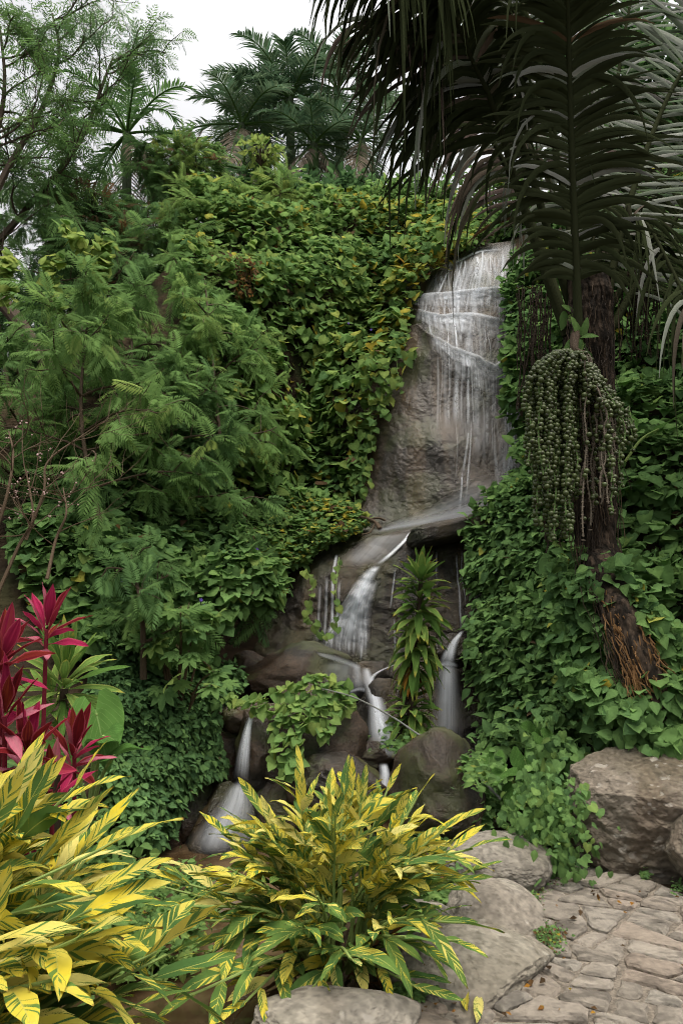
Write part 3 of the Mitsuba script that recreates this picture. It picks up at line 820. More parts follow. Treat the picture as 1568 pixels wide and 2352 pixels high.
# ---------------------------------------------------------------- creepers: each over its own surface y(x, z)
def cover(ctrl, poly, n, seed, lump=.25, lump_s=1.0, depth=.3):
    """n points spread over the surface through ctrl (px, py, d), inside the outline poly; with normals and how far in front of it each lies."""
    r = np.random.default_rng(seed)
    c = Ps(ctrl) if not isinstance(ctrl, np.ndarray) else ctrl
    f = RBFInterpolator(c[:, [0, 2]], c[:, 1], smoothing=.01)
    pg = Polygon(poly)
    ring = np.array([P(a, b, np.median(c[:, 1])) for a, b in pg.exterior.coords])
    lo, hi = c.min(0) - .3, c.max(0) + .3
    got, total = [], 0
    while total < n:
        x = r.uniform(lo[0], hi[0], 6000); z = r.uniform(lo[2], hi[2], 6000)
        y = f(np.stack([x, z], 1))
        q = np.stack([x, y, z], 1)
        a = pix(q)
        q = q[contains_xy(pg, a[:, 0], a[:, 1])]
        got.append(q); total += len(q)
    q = np.vstack(got)[:n]
    e = .08
    fx = (f(q[:, [0, 2]] + [e, 0]) - f(q[:, [0, 2]] - [e, 0])) / (2 * e)
    fz = (f(q[:, [0, 2]] + [0, e]) - f(q[:, [0, 2]] - [0, e])) / (2 * e)
    nrm = unit(np.stack([fx, -np.ones(n), fz], 1))
    lay = r.random(n)
    out = lump * nfbm(q, lump_s, 4, seed) * 1.6 + depth * lay
    return q + nrm * out[:, None], nrm, lay


def vine(key, ctrl, poly, n, seed, tmpl, size, keyf, bsdf='leaf', nparts=200, lump=.25, lump_s=1.0, depth=.3, upness=.6, rnd=.45, width=1.0, hang=.6, gap=None):
    r = np.random.default_rng(seed + 50)
    p, nr, lay = cover(ctrl, poly, n, seed, lump, lump_s, depth)
    nn = unit(nr + np.array([0, 0, upness]) + r.normal(0, rnd, (n, 3)))
    down = unit(np.array([0, 0, -1]) - (np.array([0, 0, -1]) * nr).sum(1, keepdims=True) * nr)
    if gap is not None:
        keep = gap(p, r); p, nr, lay, nn, down = p[keep], nr[keep], lay[keep], nn[keep], down[keep]; n = len(p)
    tip = unit(down * hang + nr * .45 + r.normal(0, .45, (n, 3)))
    k, b = keyf(p, r, lay)
    sz = r.uniform(*size, n)
    ba = place(tmpl, p, tip, nn, sz, width, k, b, score=-lay - sz * 2 + r.random(n) * .4, seed=seed)
    emit(key, ba, bsdf, nparts)
    return p, nr, lay


def slope_ctrl(poly, off=0.0, step=130):
    x0, y0, x1, y1 = Polygon(poly).bounds
    rows = []
    for a in np.arange(x0 - 60, x1 + 120, step):
        for b in np.arange(y0 - 60, y1 + 120, step):
            # march along the ray to the slope
            ds = np.linspace(4.5, 17, 90)
            q = P(a, b, 1.0) - EYE
            pts = EYE + q * ds[:, None]
            g = pts[:, 1] - slope_y(pts[:, 0], pts[:, 2])
            i = np.nonzero(g > 0)[0]
            if len(i) and pts[i[0], 2] < ztop(pts[i[0], 0]) + .8:
                rows.append(pts[i[0]] - [0, off, 0])
    return np.array(rows)


def greens(base, var=.5, yellow=.0, dry=.0, bright=(.75, 1.25), patch=1.0, ypatch=None):
    def f(p, r, lay):
        n = len(p)
        k = base + var * r.normal(0, .5, n) + .5 * nfbm(p, patch, 3, 77)
        k = np.clip(k, 0, 3)
        prob = yellow * np.clip(1 + 3.0 * nfbm(p, 1.3, 2, 31), 0, 3)
        if ypatch is not None: prob = prob * ypatch(p)
        y = r.random(n) < prob
        k = np.where(y, r.uniform(2.8, 4.1, n), k)
        d = r.random(n) < dry
        k = np.where(d, r.uniform(5.7, 6.6, n), k)
        return k, r.uniform(*bright, n)
    return f


G1 = 'creepers over the slope'
v1 = thing('climbing_vine', 'broad heart-leaved creeper curtain left of the upper waterfall, with scattered yellow leaves', 'creeper')
poly = [(440, 470), (600, 455), (760, 470), (880, 430), (1010, 430), (1090, 520), (1125, 555), (1020, 618), (975, 668), (945, 740), (905, 850), (862, 960), (835, 1060), (828, 1185), (760, 1190), (640, 1180), (520, 1150), (470, 1000), (440, 850), (400, 700)]
sc1 = slope_ctrl(poly)
edge = Ps([(1010, 600, 12.9), (960, 700, 12.3), (920, 780, 11.9), (890, 860, 11.6), (850, 980, 11.4), (825, 1100, 11.3), (820, 1200, 11.1), (780, 1150, 11.2), (1080, 545, 13.6)])
mask = np.array([np.min(np.linalg.norm((edge - q)[:, [0, 2]], axis=1)) > .5 for q in sc1])
ctrl1 = np.vstack([sc1[mask], edge])
vine(v1, ctrl1, poly, 12500, 11, HEART + SMALLOV[:1], (.07, .21), greens(1.95, .7, .12, .012, ypatch=lambda p: .4 + 1.6 * np.clip((p[:, 0] + .2) / 1.5, 0, 1)), nparts=290, lump=.46, lump_s=1.0, depth=.42, upness=.75)
# hanging strand ends of the curtain along the rock edge
sl = []
r3 = np.random.default_rng(3)
hp, ht, hn = [], [], []
for a, b in [(860, 980), (842, 1060), (835, 1110), (880, 900), (905, 850), (828, 1150), (850, 1020), (925, 790), (820, 1100)]:
    p0 = P(a, b - 60, 11.2); L = r3.uniform(.4, 1.1)
    pts = p0 + np.stack([np.cumsum(r3.normal(0, .015, 9)), -np.linspace(0, .15, 9), -np.linspace(0, L, 9)], 1)
    sl.append((pts, .004))
    for q in spline(pts, int(L / .07)):
        hp.append(q + r3.normal(0, .03, 3)); ht.append([r3.normal(0, .6), -.3, -.6]); hn.append([r3.normal(0, .4), -1, .5])
m, u = stems_mesh(sl, 4, 2.2)
part(v1, 'stem', m, 'twig', uv=u)
emit(v1, place(HEART, hp, ht, hn, r3.uniform(.07, .15, len(hp)), 1, r3.uniform(1.2, 2.6, len(hp)), 1.0), 'leaf', 0, sname='strand_foliage')
# dry brown cascade of dead leaves in the curtain
dv = P(565, 590, 11.3)
n = 220
dp = dv + np.column_stack([r3.normal(0, .10, n), r3.normal(0, .05, n), -r3.random(n) * .75]) * [[1, 1, 1]]
emit(v1, place(SMALLOV, dp, unit(r3.normal(0, .5, (n, 3)) + [0, 0, -1]), r3.normal(0, 1, (n, 3)), r3.uniform(.05, .10, n), 1, r3.uniform(5.4, 6.4, n), 1.3), 'leaf', 0, sname='dead_leaves')

v2 = thing('climbing_vine', 'small-leaved yellow-green creeper on the ledge at the left foot of the upper waterfall', 'creeper')
poly = [(480, 1160), (640, 1165), (800, 1180), (850, 1205), (815, 1235), (740, 1268), (700, 1290), (650, 1325), (560, 1330), (470, 1290), (440, 1220)]
ctrl = [(440, 1160, 10.2), (640, 1160, 10.8), (820, 1180, 10.9), (860, 1205, 10.6), (800, 1240, 9.9), (740, 1270, 9.55), (700, 1300, 9.5), (640, 1330, 9.35), (550, 1340, 9.1), (450, 1300, 8.9), (560, 1240, 9.8), (680, 1230, 10.1), (760, 1215, 10.3)]
vine(v2, ctrl, poly, 5200, 12, HEART[:3] + SMALLOV, (.05, .125), greens(1.8, .5, .10, .03, ypatch=lambda p: np.clip((p[:, 0] + 1.9) / 1.0, .2, 2)), nparts=120, lump=.14, lump_s=1.8, depth=.22, upness=1.1)

v3 = thing('climbing_vine', 'dull green round-leaved creeper hummock left of the dark cave in the rock', 'creeper')
poly = [(60, 1050), (300, 1020), (470, 1060), (540, 1160), (560, 1300), (625, 1330), (640, 1395), (600, 1400), (560, 1400), (505, 1450), (480, 1520), (430, 1560), (300, 1560), (120, 1500), (40, 1300)]
ctrl = [(60, 1050, 9.2), (250, 1050, 9.0), (450, 1050, 9.6), (60, 1250, 8.0), (250, 1250, 8.0), (450, 1250, 8.5), (600, 1320, 8.3), (640, 1390, 8.2), (60, 1450, 7.0), (250, 1450, 7.2), (420, 1450, 7.6), (520, 1430, 7.7), (300, 1560, 6.9), (450, 1560, 7.7), (100, 1560, 6.6)]
vine(v3, ctrl, poly, 10000, 13, HEART + OVATE[:2], (.06, .165), greens(1.55, .6, .012, .01, bright=(.8, 1.3)), nparts=280, lump=.42, lump_s=1.3, depth=.36, upness=.9)

v4 = thing('ground_cover', 'dark small-leaved creeper hanging over the bank left of the lower left cascade', 'creeper')
poly = [(215, 1480), (330, 1500), (460, 1520), (540, 1560), (545, 1600), (470, 1640), (470, 1700), (485, 1770), (420, 1800), (380, 1850), (378, 1930), (330, 1965), (260, 1940), (210, 1800), (190, 1620)]
ctrl = [(200, 1480, 6.9), (330, 1480, 7.3), (470, 1520, 8.0), (545, 1570, 7.9), (200, 1650, 6.5), (330, 1650, 6.8), (460, 1650, 7.2), (200, 1800, 6.3), (330, 1800, 6.6), (450, 1780, 7.1), (240, 1940, 6.1), (340, 1960, 6.4), (400, 1850, 6.8)]
vine(v4, ctrl, poly, 12000, 14, OVATE + SMALLOV, (.045, .10), greens(1.05, .6, .0, .004, bright=(.8, 1.25)), 'leaf_gloss', nparts=250, lump=.20, lump_s=2.0, depth=.26, upness=.6)

v5 = thing('climbing_vine', 'glossy pointed-leaved creeper mound between the rock wall and the fruiting palm trunk', 'creeper')
poly = [(1200, 1095), (1150, 1140), (1105, 1190), (1085, 1240), (1100, 1300), (1125, 1400), (1140, 1480), (1130, 1560), (1125, 1680), (1150, 1730), (1300, 1740), (1420, 1600), (1400, 1300), (1340, 1130), (1260, 1060)]
ctrl = [(1195, 1085, 9.7), (1120, 1140, 9.6), (1065, 1215, 9.2), (1065, 1280, 9.0), (1095, 1400, 8.6), (1095, 1560, 8.0), (1095, 1690, 7.5), (1200, 1200, 8.7), (1200, 1400, 7.9), (1200, 1560, 7.3), (1200, 1700, 6.8), (1330, 1150, 8.5), (1330, 1400, 7.4), (1330, 1560, 6.9), (1330, 1720, 6.3), (1430, 1300, 7.6), (1430, 1560, 6.7)]
vine(v5, ctrl, poly, 10500, 15, OVATE, (.06, .165), greens(1.5, .6, .006, .002), 'leaf_gloss', nparts=290, lump=.26, lump_s=1.6, depth=.32, upness=.7)

v6 = thing('climbing_vine', 'dark broad-leaved creeper wall at the right edge behind the fruiting palm', 'creeper')
poly = [(1160, 700), (1180, 620), (1260, 520), (1420, 470), (1620, 380), (1780, 380), (1780, 1790), (1560, 1780), (1400, 1700), (1390, 1300), (1300, 1120), (1200, 1080), (1185, 980), (1165, 850)]
ctrl = [(1140, 800, 11.1), (1150, 650, 12.0), (1165, 1000, 10.75), (1190, 1085, 10.2), (1250, 550, 12.3), (1400, 460, 12.3), (1560, 400, 12.0), (1780, 380, 11.8), (1300, 800, 10.5), (1300, 1100, 9.2), (1450, 700, 10.3), (1450, 1000, 9.0), (1450, 1300, 7.9), (1450, 1550, 7.0), (1620, 700, 9.8), (1620, 1000, 8.5), (1620, 1300, 7.4), (1620, 1600, 6.5), (1560, 1780, 6.0), (1780, 1000, 8.2), (1780, 1700, 6.2)]
vine(v6, ctrl, poly, 13500, 16, HEART + OVATE[:2], (.07, .20), greens(1.4, .6, .02, .003, ypatch=lambda p: np.clip((p[:, 2] - 4.5) / 1.5, .05, 3)), nparts=290, lump=.42, lump_s=1.1, depth=.42, upness=.7)

v7 = thing('climbing_vine', 'light green pointed-leaved creeper climbing the leaning foot of the fruiting palm', 'creeper')
poly = [(1310, 1330), (1370, 1300), (1440, 1330), (1500, 1400), (1560, 1480), (1700, 1500), (1700, 1760), (1480, 1752), (1380, 1700), (1330, 1600), (1320, 1450)]
ctrl = [(1310, 1330, 6.6), (1400, 1330, 6.25), (1320, 1500, 6.3), (1400, 1480, 5.95), (1500, 1500, 5.85), (1350, 1650, 5.9), (1450, 1640, 5.75), (1568, 1600, 5.75), (1500, 1750, 5.6), (1700, 1500, 5.8), (1700, 1760, 5.5)]
trunkx = lambda py: np.interp(py, [1300, 1340, 1450, 1560, 1600], [1380, 1395, 1440, 1482, 1495])
vine(v7, ctrl, poly, 4600, 17, OVATE + HEART[:2], (.055, .15), greens(1.45, .5, .012, .002, bright=(.85, 1.25)), nparts=290, lump=.32, lump_s=2.0, depth=.34, upness=.6,
     gap=lambda p, r: (np.abs(pix(p)[:, 0] - trunkx(pix(p)[:, 1])) > 36) | (pix(p)[:, 1] > 1560) | (r.random(len(p)) < .16))

v8 = thing('climbing_vine', 'round-leaved creeper trailing down over the rock in the stream bed', 'creeper')
poly = [(480, 1600), (600, 1600), (640, 1590), (700, 1560), (745, 1555), (790, 1585), (820, 1620), (790, 1640), (760, 1660), (752, 1690), (735, 1700), (720, 1660), (690, 1690), (690, 1760), (680, 1790), (640, 1790), (625, 1740), (620, 1660), (560, 1622), (490, 1622)]
ctrl = [(480, 1605, 7.1), (560, 1610, 6.95), (640, 1600, 6.85), (740, 1560, 6.85), (820, 1610, 6.9), (640, 1700, 6.55), (640, 1790, 6.45), (740, 1690, 6.5), (790, 1640, 6.7), (700, 1620, 6.65)]
vine(v8, ctrl, poly, 330, 18, HEART, (.06, .115), greens(2.1, .5, .02, .0, bright=(.9, 1.3)), nparts=280, lump=.03, lump_s=3, depth=.07, upness=.45)

# the strand that hangs in front of the middle cascade
v9 = thing('hanging_vine', 'thin strand of small round leaves hanging in front of the middle cascade', 'creeper')
pts = Ps([(700, 1310, 8.75), (720, 1340, 8.65), (706, 1400, 8.6), (715, 1430, 8.6), (745, 1460, 8.55), (770, 1430, 8.55), (772, 1350, 8.6), (778, 1280, 9.1)])
c = spline(pts, 60)
m, u = stems_mesh([(c, .004)], 4, 2.2)
part(v9, 'stem', m, 'twig', uv=u)
q = c[::2] + r3.normal(0, .02, (30, 3))
emit(v9, place(HEART, q, r3.normal(0, .4, (30, 3)) + [0, -.4, -.8], r3.normal(0, .3, (30, 3)) + [0, -1, .5], r3.uniform(.06, .11, 30), 1, r3.uniform(2, 2.8, 30), 1.1), 'leaf', 30)

# small purple flowers of the creepers
for ky, spots in ((v1, [(800, 742, 11.1), (852, 757, 11.1), (560, 640, 11.4), (930, 570, 12.4)]), (v3, [(280, 1332, 7.2), (462, 1378, 7.3), (470, 1392, 7.3), (590, 1262, 8.2)])):
    for a, b, d in spots:
        c = P(a, b, d); n = 5
        t = unit(np.stack([np.cos(np.arange(n) * 1.257), np.full(n, -.35), np.sin(np.arange(n) * 1.257)], 1))
        ba = place(SMALLOV[:1], np.tile(c, (n, 1)), t, np.tile([0, -1, .2], (n, 1)), .024, 1.4, 20.0, 1.3)[0]
        part(ky, 'flower', (ba.V.reshape(-1, 3), np.vstack([ba.F + ba.V.shape[1] * k for k in range(n)])), 'leaf', uv=ba.UV.reshape(-1, 2), smooth=True, label='small purple flower' if (a, b) in ((800, 742), (280, 1332)) else None)


# ---------------------------------------------------------------- trees
def grow(start, d, length, radius, level, r, lines, tips, spread=.7, kids=(4, 6), shrink=.58, wob=.16, grav=0.0, up=.15, tmin=.3):
    n = 9
    p = [np.array(start, float)]; dd = unit(np.array(d, float))
    for i in range(n - 1):
        dd = unit(dd + r.normal(0, wob, 3) + [0, 0, up * .3 - grav * .3])
        p.append(p[-1] + dd * length / (n - 1))
    p = np.array(p)
    lines.append((p, np.linspace(radius, radius * .45, n)))
    if level == 0:
        tips.append((p, dd)); return
    k = r.integers(*kids) if level > 0 else 0
    for j in range(k):
        t = tmin + (1 - tmin) * (j + r.uniform(.3, .9)) / k
        i = min(n - 2, int(t * (n - 1)))
        q = p[i] + (p[i + 1] - p[i]) * (t * (n - 1) - i)
        side = unit(np.cross(p[i + 1] - p[i], r.normal(size=3)))
        cd = unit(unit(p[i + 1] - p[i]) * (1 - spread) + side * spread + [0, 0, up])
        grow(q, cd, length * shrink * r.uniform(.75, 1.2), radius * .5, level - 1, r, lines, tips, spread, kids, shrink, wob, grav, up, .2)
    tips.append((p[-4:], dd))


def spray(tips, r, per, size, keyf, tmpl, droop=.35, rnd=.35, flat=.9, seed=0):
    """Leaves along the last twigs, spreading outward and drooping."""
    pos, tip = [], []
    for p, d in tips:
        for j in range(per):
            q = spline(p, 20)[r.integers(3, 20)] if len(p) > 2 else p[-1]
            s = unit(r.normal(size=3) * [1, 1, .6])
            pos.append(q); tip.append(unit(d * .5 + s * .8 + [0, 0, -droop + r.normal(0, .2)]))
    pos, tip = np.array(pos), np.array(tip)
    n = len(pos)
    nr = unit(np.array([0, -.55, flat]) + r.normal(0, rnd, (n, 3)))
    k, b = keyf(pos, r, r.random(n))
    return place(tmpl, pos, tip, nr, r.uniform(*size, n), 1, k, b, seed=seed, score=np.linalg.norm(pos - EYE, axis=1) + r.random(n) * 1.2)


def feather_tree(key, base, top, seed, kids, blen, per, size, keyf, tmpl, nparts=60, levels=1, brad=.035, bright_bark=1.0, tmin=.25, droop=.35, bsdf='leaf', up=.15):
    r = np.random.default_rng(seed)
    base, top = np.array(base), np.array(top)
    mid = (base + top) / 2 + r.normal(0, .12, 3) * [1, 1, .2]
    p = spline([base, mid, top], 16)
    lines = [(p, np.linspace(brad, brad * .35, 16))]; tips = [(p[-5:], unit(top - mid))]
    for j in range(kids):
        t = tmin + (1 - tmin) * (j + .5) / kids
        i = int(t * 15)
        a = j * 2.4 + r.uniform(-.5, .5)
        d = unit(np.array([math.cos(a), math.sin(a), .35 + .3 * t]))
        L = blen * (1.15 - .65 * t) * r.uniform(.8, 1.2)
        grow(p[i], d, L, brad * .45, levels, r, lines, tips, .6, (3, 5), .5, .10, .35, up)
    m, u = stems_mesh(lines, 5, 6.6, bright_bark)
    part(key, 'trunk', m, 'twig', uv=u)
    emit(key, spray(tips, r, per, size, keyf, tmpl, droop, seed=seed), bsdf, nparts, sname='crown')


GF = 'feathery saplings on the left slope'
FG = lambda k, b=(.8, 1.25), y=0.0: greens(k, .45, y, 0, bright=b)
for lab, base, top, kids, blen, per, size, k, nparts in [
    ('feathery sapling with lit yellow-green sprays at its top, left of the middle, tallest dark stem', (255, 1310, 7.4), (205, 690, 8.0), 16, 1.15, 8, (.20, .36), 1.9, 220),
    ('feathery sapling just left of the creeper curtain, with a thin upright stem', (520, 1180, 9.2), (470, 640, 10.2), 13, 1.1, 8, (.22, .36), 1.9, 90),
    ('dull green feathery tree filling the slope at the left edge', (60, 1300, 8.0), (40, 800, 9.0), 14, 1.4, 8, (.22, .38), 1.5, 90),
    ('dark feathery sapling in front of the hollow in the left slope', (400, 1280, 8.2), (400, 850, 8.8), 11, 1.05, 8, (.22, .36), 1.35, 120),
    ('sparse feathery sapling beside the cordylines', (330, 1560, 6.6), (300, 1270, 6.9), 6, .5, 4, (.18, .30), 1.3, 60),
    ('low feathery spray over the top of the dark cave', (560, 1440, 8.4), (590, 1290, 8.5), 5, .5, 4, (.22, .36), 1.2, 40),
    ('feathery sapling behind the broad hummock of creeper', (330, 1150, 9.0), (300, 700, 10.2), 13, 1.3, 8, (.22, .38), 1.7, 60)]:
    k0 = thing('feathery_sapling', lab, 'sapling', GF)
    feather_tree(k0, P(*base), P(*top), hash(base) % 1000 + 5, kids, blen, per, size, FG(k, (.85, 1.3)), FEATHER, nparts)

for lab, base, top, kids, blen, per, k in [
    ('hazy feathery tree at the left edge above the slope', (20, 900, 11), (10, 520, 12), 14, 1.9, 5, 1.3),
    ('feathery tree behind the slope with brownish tangled twigs', (250, 800, 12), (230, 560, 12.6), 13, 1.6, 5, 1.4),
    ('feathery tree rising between the left palm and the creeper curtain', (400, 740, 12.5), (385, 520, 13.2), 12, 1.3, 5, 1.8),
    ('lit feathery bush on the crest left of the centre palms', (480, 560, 13.2), (425, 440, 13.6), 9, .7, 5, 2.3),
    ('lit feathery bush on the crest below the centre palms', (580, 540, 13.6), (570, 450, 14.0), 10, .7, 5, 2.3),
    ('dense feathery tree under the slanting trunk at the left edge', (90, 760, 12.5), (90, 410, 13.5), 15, 1.5, 6, 1.5),
    ('brownish feathery tree between the left palm and the centre palms', (370, 640, 14.5), (375, 330, 15.2), 14, 1.2, 6, 1.2),
    ('feathery tree half hiding the trunk of the left palm', (200, 640, 14.2), (190, 390, 14.6), 13, 1.2, 5, 1.3),
    ('leafy spire of young growth on the crest in front of the palms', (640, 520, 13.8), (645, 390, 14.0), 7, .35, 3, 2.4)]:
    k0 = thing('feathery_tree', lab, 'tree', 'feathery trees on the crest')
    feather_tree(k0, P(*base), P(*top), hash(base) % 1000 + 9, kids, blen, per, (.30, .48), FG(k), FEATHER, 20)

# broad-leaved sapling with yellow tips on the left
k0 = thing('sapling', 'broad-leaved climbing shoot with yellow-green tip leaves above the left slope', 'sapling')
r = np.random.default_rng(91)
lines, pos, tip = [], [], []
for pts in ([(262, 850, 8.6), (240, 680, 8.6), (205, 590, 8.6), (165, 545, 8.6), (150, 520, 8.6)], [(235, 660, 8.6), (240, 600, 8.6), (236, 550, 8.6)], [(150, 760, 8.7), (120, 660, 8.7), (128, 590, 8.7)], [(20, 720, 9), (15, 640, 9), (25, 600, 9)]):
    c = spline(Ps(pts), 40); lines.append((c, np.linspace(.018, .004, 40)))
    for q in c[6:]:
        for _ in range(2):
            pos.append(q + r.normal(0, .05, 3)); tip.append(unit(r.normal(0, .7, 3) + [0, -.3, -.2]))
m, u = stems_mesh(lines, 5, 3.0); part(k0, 'stem', m, 'twig', uv=u)
n = len(pos)
emit(k0, place(HEART, pos, tip, unit(r.normal(0, .35, (n, 3)) + [0, -.5, 1]), r.uniform(.09, .19, n), 1, r.uniform(2.0, 3.1, n), r.uniform(.9, 1.3, n)), 'leaf', 120, sname='crown')

# tall airy trees at the upper left, over the sky
for lab, pts, lev, L, per, sd in [
    ('tall airy tree leaning in from the left edge at the top of the photo', [(-60, 560, 11), (10, 400, 11.5), (95, 250, 12), (135, 120, 12.3), (120, 30, 12.4)], 2, 2.0, 4, 301),
    ('thin airy tree with a slanting trunk behind the left palm', [(-80, 640, 12), (60, 480, 12.5), (180, 330, 13), (240, 180, 13.4), (260, 130, 13.5)], 2, 1.8, 4, 302),
    ('airy branch with fine foliage at the left edge halfway up the sky', [(-120, 480, 11), (-20, 330, 11.3), (10, 200, 11.5), (0, 60, 11.6)], 2, 1.7, 4, 303)]:
    k0 = thing('airy_tree', lab, 'tree', 'airy trees against the sky')
    r = np.random.default_rng(sd)
    c = spline(Ps(pts), 24); lines = [(c, np.linspace(.075, .02, 24))]; tips = []
    for j in range(13):
        i = 5 + int(18 * (j + .5) / 13)
        a = r.uniform(0, 6.28)
        grow(c[i], unit([math.cos(a), .5 * math.sin(a), .5]), L * r.uniform(.5, 1.0) * (1.1 - .35 * i / 24), .022, 1, r, lines, tips, .6, (5, 8), .5, .14, .15, .2)
    m, u = stems_mesh(lines, 5, 6.7); part(k0, 'trunk', m, 'twig', uv=u)
    emit(k0, spray(tips, r, per + 3, (.22, .42), FG(1.5, (.8, 1.3)), FEATHERS, .3, .5, .8, seed=sd), 'leaf', 0, sname='crown')
k0 = thing('leaning_trunk', 'bare brown trunk leaning at the left edge halfway up', 'tree')
m, u = join([tube(spline(Ps([(-60, 640, 10.5), (20, 710, 10.3), (90, 810, 10.1), (130, 860, 10)]), 14), np.linspace(.13, .10, 14), 9, (6.6, .8))]); part(k0, 'trunk', m, 'twig', uv=u)


def shrub(key, c, rad, n, seed, tmpl, size, keyf, nparts=0, bsdf='leaf'):
    r = np.random.default_rng(seed)
    d = unit(r.normal(size=(n, 3)))
    p = c + d * rad * (r.random((n, 1)) ** .4) * (1 + .5 * nfbm(d, 1.8, 3, seed))[:, None]
    k, b = keyf(p, r, r.random(n))
    st = [(np.array([c - [0, 0, rad[2] * 1.2], c + (q - c) * .5, q]), np.array([.015, .01, .004])) for q in p[::max(1, n // 40)]]
    m, u = stems_mesh(st, 4, 6.6); part(key, 'stem', m, 'twig', uv=u)
    emit(key, place(tmpl, p, unit(d + r.normal(0, .5, (n, 3)) - [0, 0, .3]), unit(d * .5 + [0, -.2, .8] + r.normal(0, .4, (n, 3))), r.uniform(*size, n), 1, k, b, seed=seed), bsdf, nparts, sname='crown')


for lab, a, rad, n, tm, sz, kf in [
    ('brownish twiggy bush right of the left palm crown', (425, 385, 14.5), (.75, .6, .7), 520, FEATHER, (.25, .4), greens(2.0, .9, .03, .16)),
    ('dry brown bush under the left palm', (215, 540, 13.5), (1.0, .8, .8), 700, FEATHER, (.25, .4), greens(1.3, .8, .0, .25)),
    ('dark leafy bush behind the crest below the centre palms', (640, 455, 16), (1.6, .8, .6), 800, OVATE, (.15, .3), greens(.6, .6)),
    ('dark leafy bush on the crest left of the top of the fall', (800, 455, 16.5), (1.6, .8, .6), 900, OVATE, (.15, .3), greens(.7, .6)),
    ('yellowish leafy branch in front of the centre palms', (600, 345, 15), (.6, .4, .35), 170, OVATE, (.10, .2), greens(2.7, .6)),
    ('light green small-leaved bush on the crest above the top of the fall', (930, 465, 15), (1.3, .6, .55), 1500, OVATE, (.10, .2), greens(1.8, .5)),
    ('dark leafy tree crown filling the upper right corner behind the palm fronds', (1490, 210, 12.5), (2.3, 1.0, 2.1), 3200, OVATE, (.16, .30), greens(.9, .6)),
    ('leafy bush at the right of the top of the upper waterfall', (1205, 525, 13.9), (.8, .5, .55), 900, OVATE, (.10, .2), greens(1.5, .5, .03)),
    ('bushy green crest behind the dark palm fronds', (1130, 470, 15.2), (1.6, .8, .9), 1500, OVATE, (.12, .22), greens(1.6, .5, .05)),
    ('dark green bush at the left edge below the sky', (60, 780, 12), (1.5, .8, 1.1), 1000, FEATHER, (.25, .38), greens(.8, .5)),
    ('dark tangle of twigs and leaves below the left palm', (300, 620, 13), (1.4, .8, 1.2), 1100, FEATHER, (.22, .36), greens(.9, .9, 0, .25))]:
    k0 = thing('bush', lab, 'bush')
    shrub(k0, P(*a), np.array(rad), n, hash(a) % 997, tm, sz, kf)

# bright yellow-orange tufts at the crest by the fall
k0 = thing('bromeliad', 'patch of yellow and orange leaves beside the top of the upper waterfall', 'plant')
r = np.random.default_rng(17)
pos, tip, nr = [], [], []
for a, b, d in [(1010, 592, 13.2), (1040, 582, 13.5), (1065, 565, 13.7), (975, 608, 12.9), (1090, 545, 13.9), (930, 620, 12.6), (1000, 610, 12.9), (1050, 560, 13.8)]:
    for j in range(16):
        q = unit(r.normal(0, 1, 3) * [1, .7, .4] + [0, -.4, .7])
        pos.append(P(a, b, d - .25) + r.normal(0, .05, 3)); tip.append(q); nr.append([0, -.3, 1])
n = len(pos)
emit(k0, place(LANCE, pos, tip, np.array(nr) + r.normal(0, .2, (n, 3)), r.uniform(.2, .38, n), 1.3, r.choice([3.0, 3.5, 4.1, 4.6], n), r.uniform(.8, 1.1, n)), 'leaf', 100, sname='foliage')


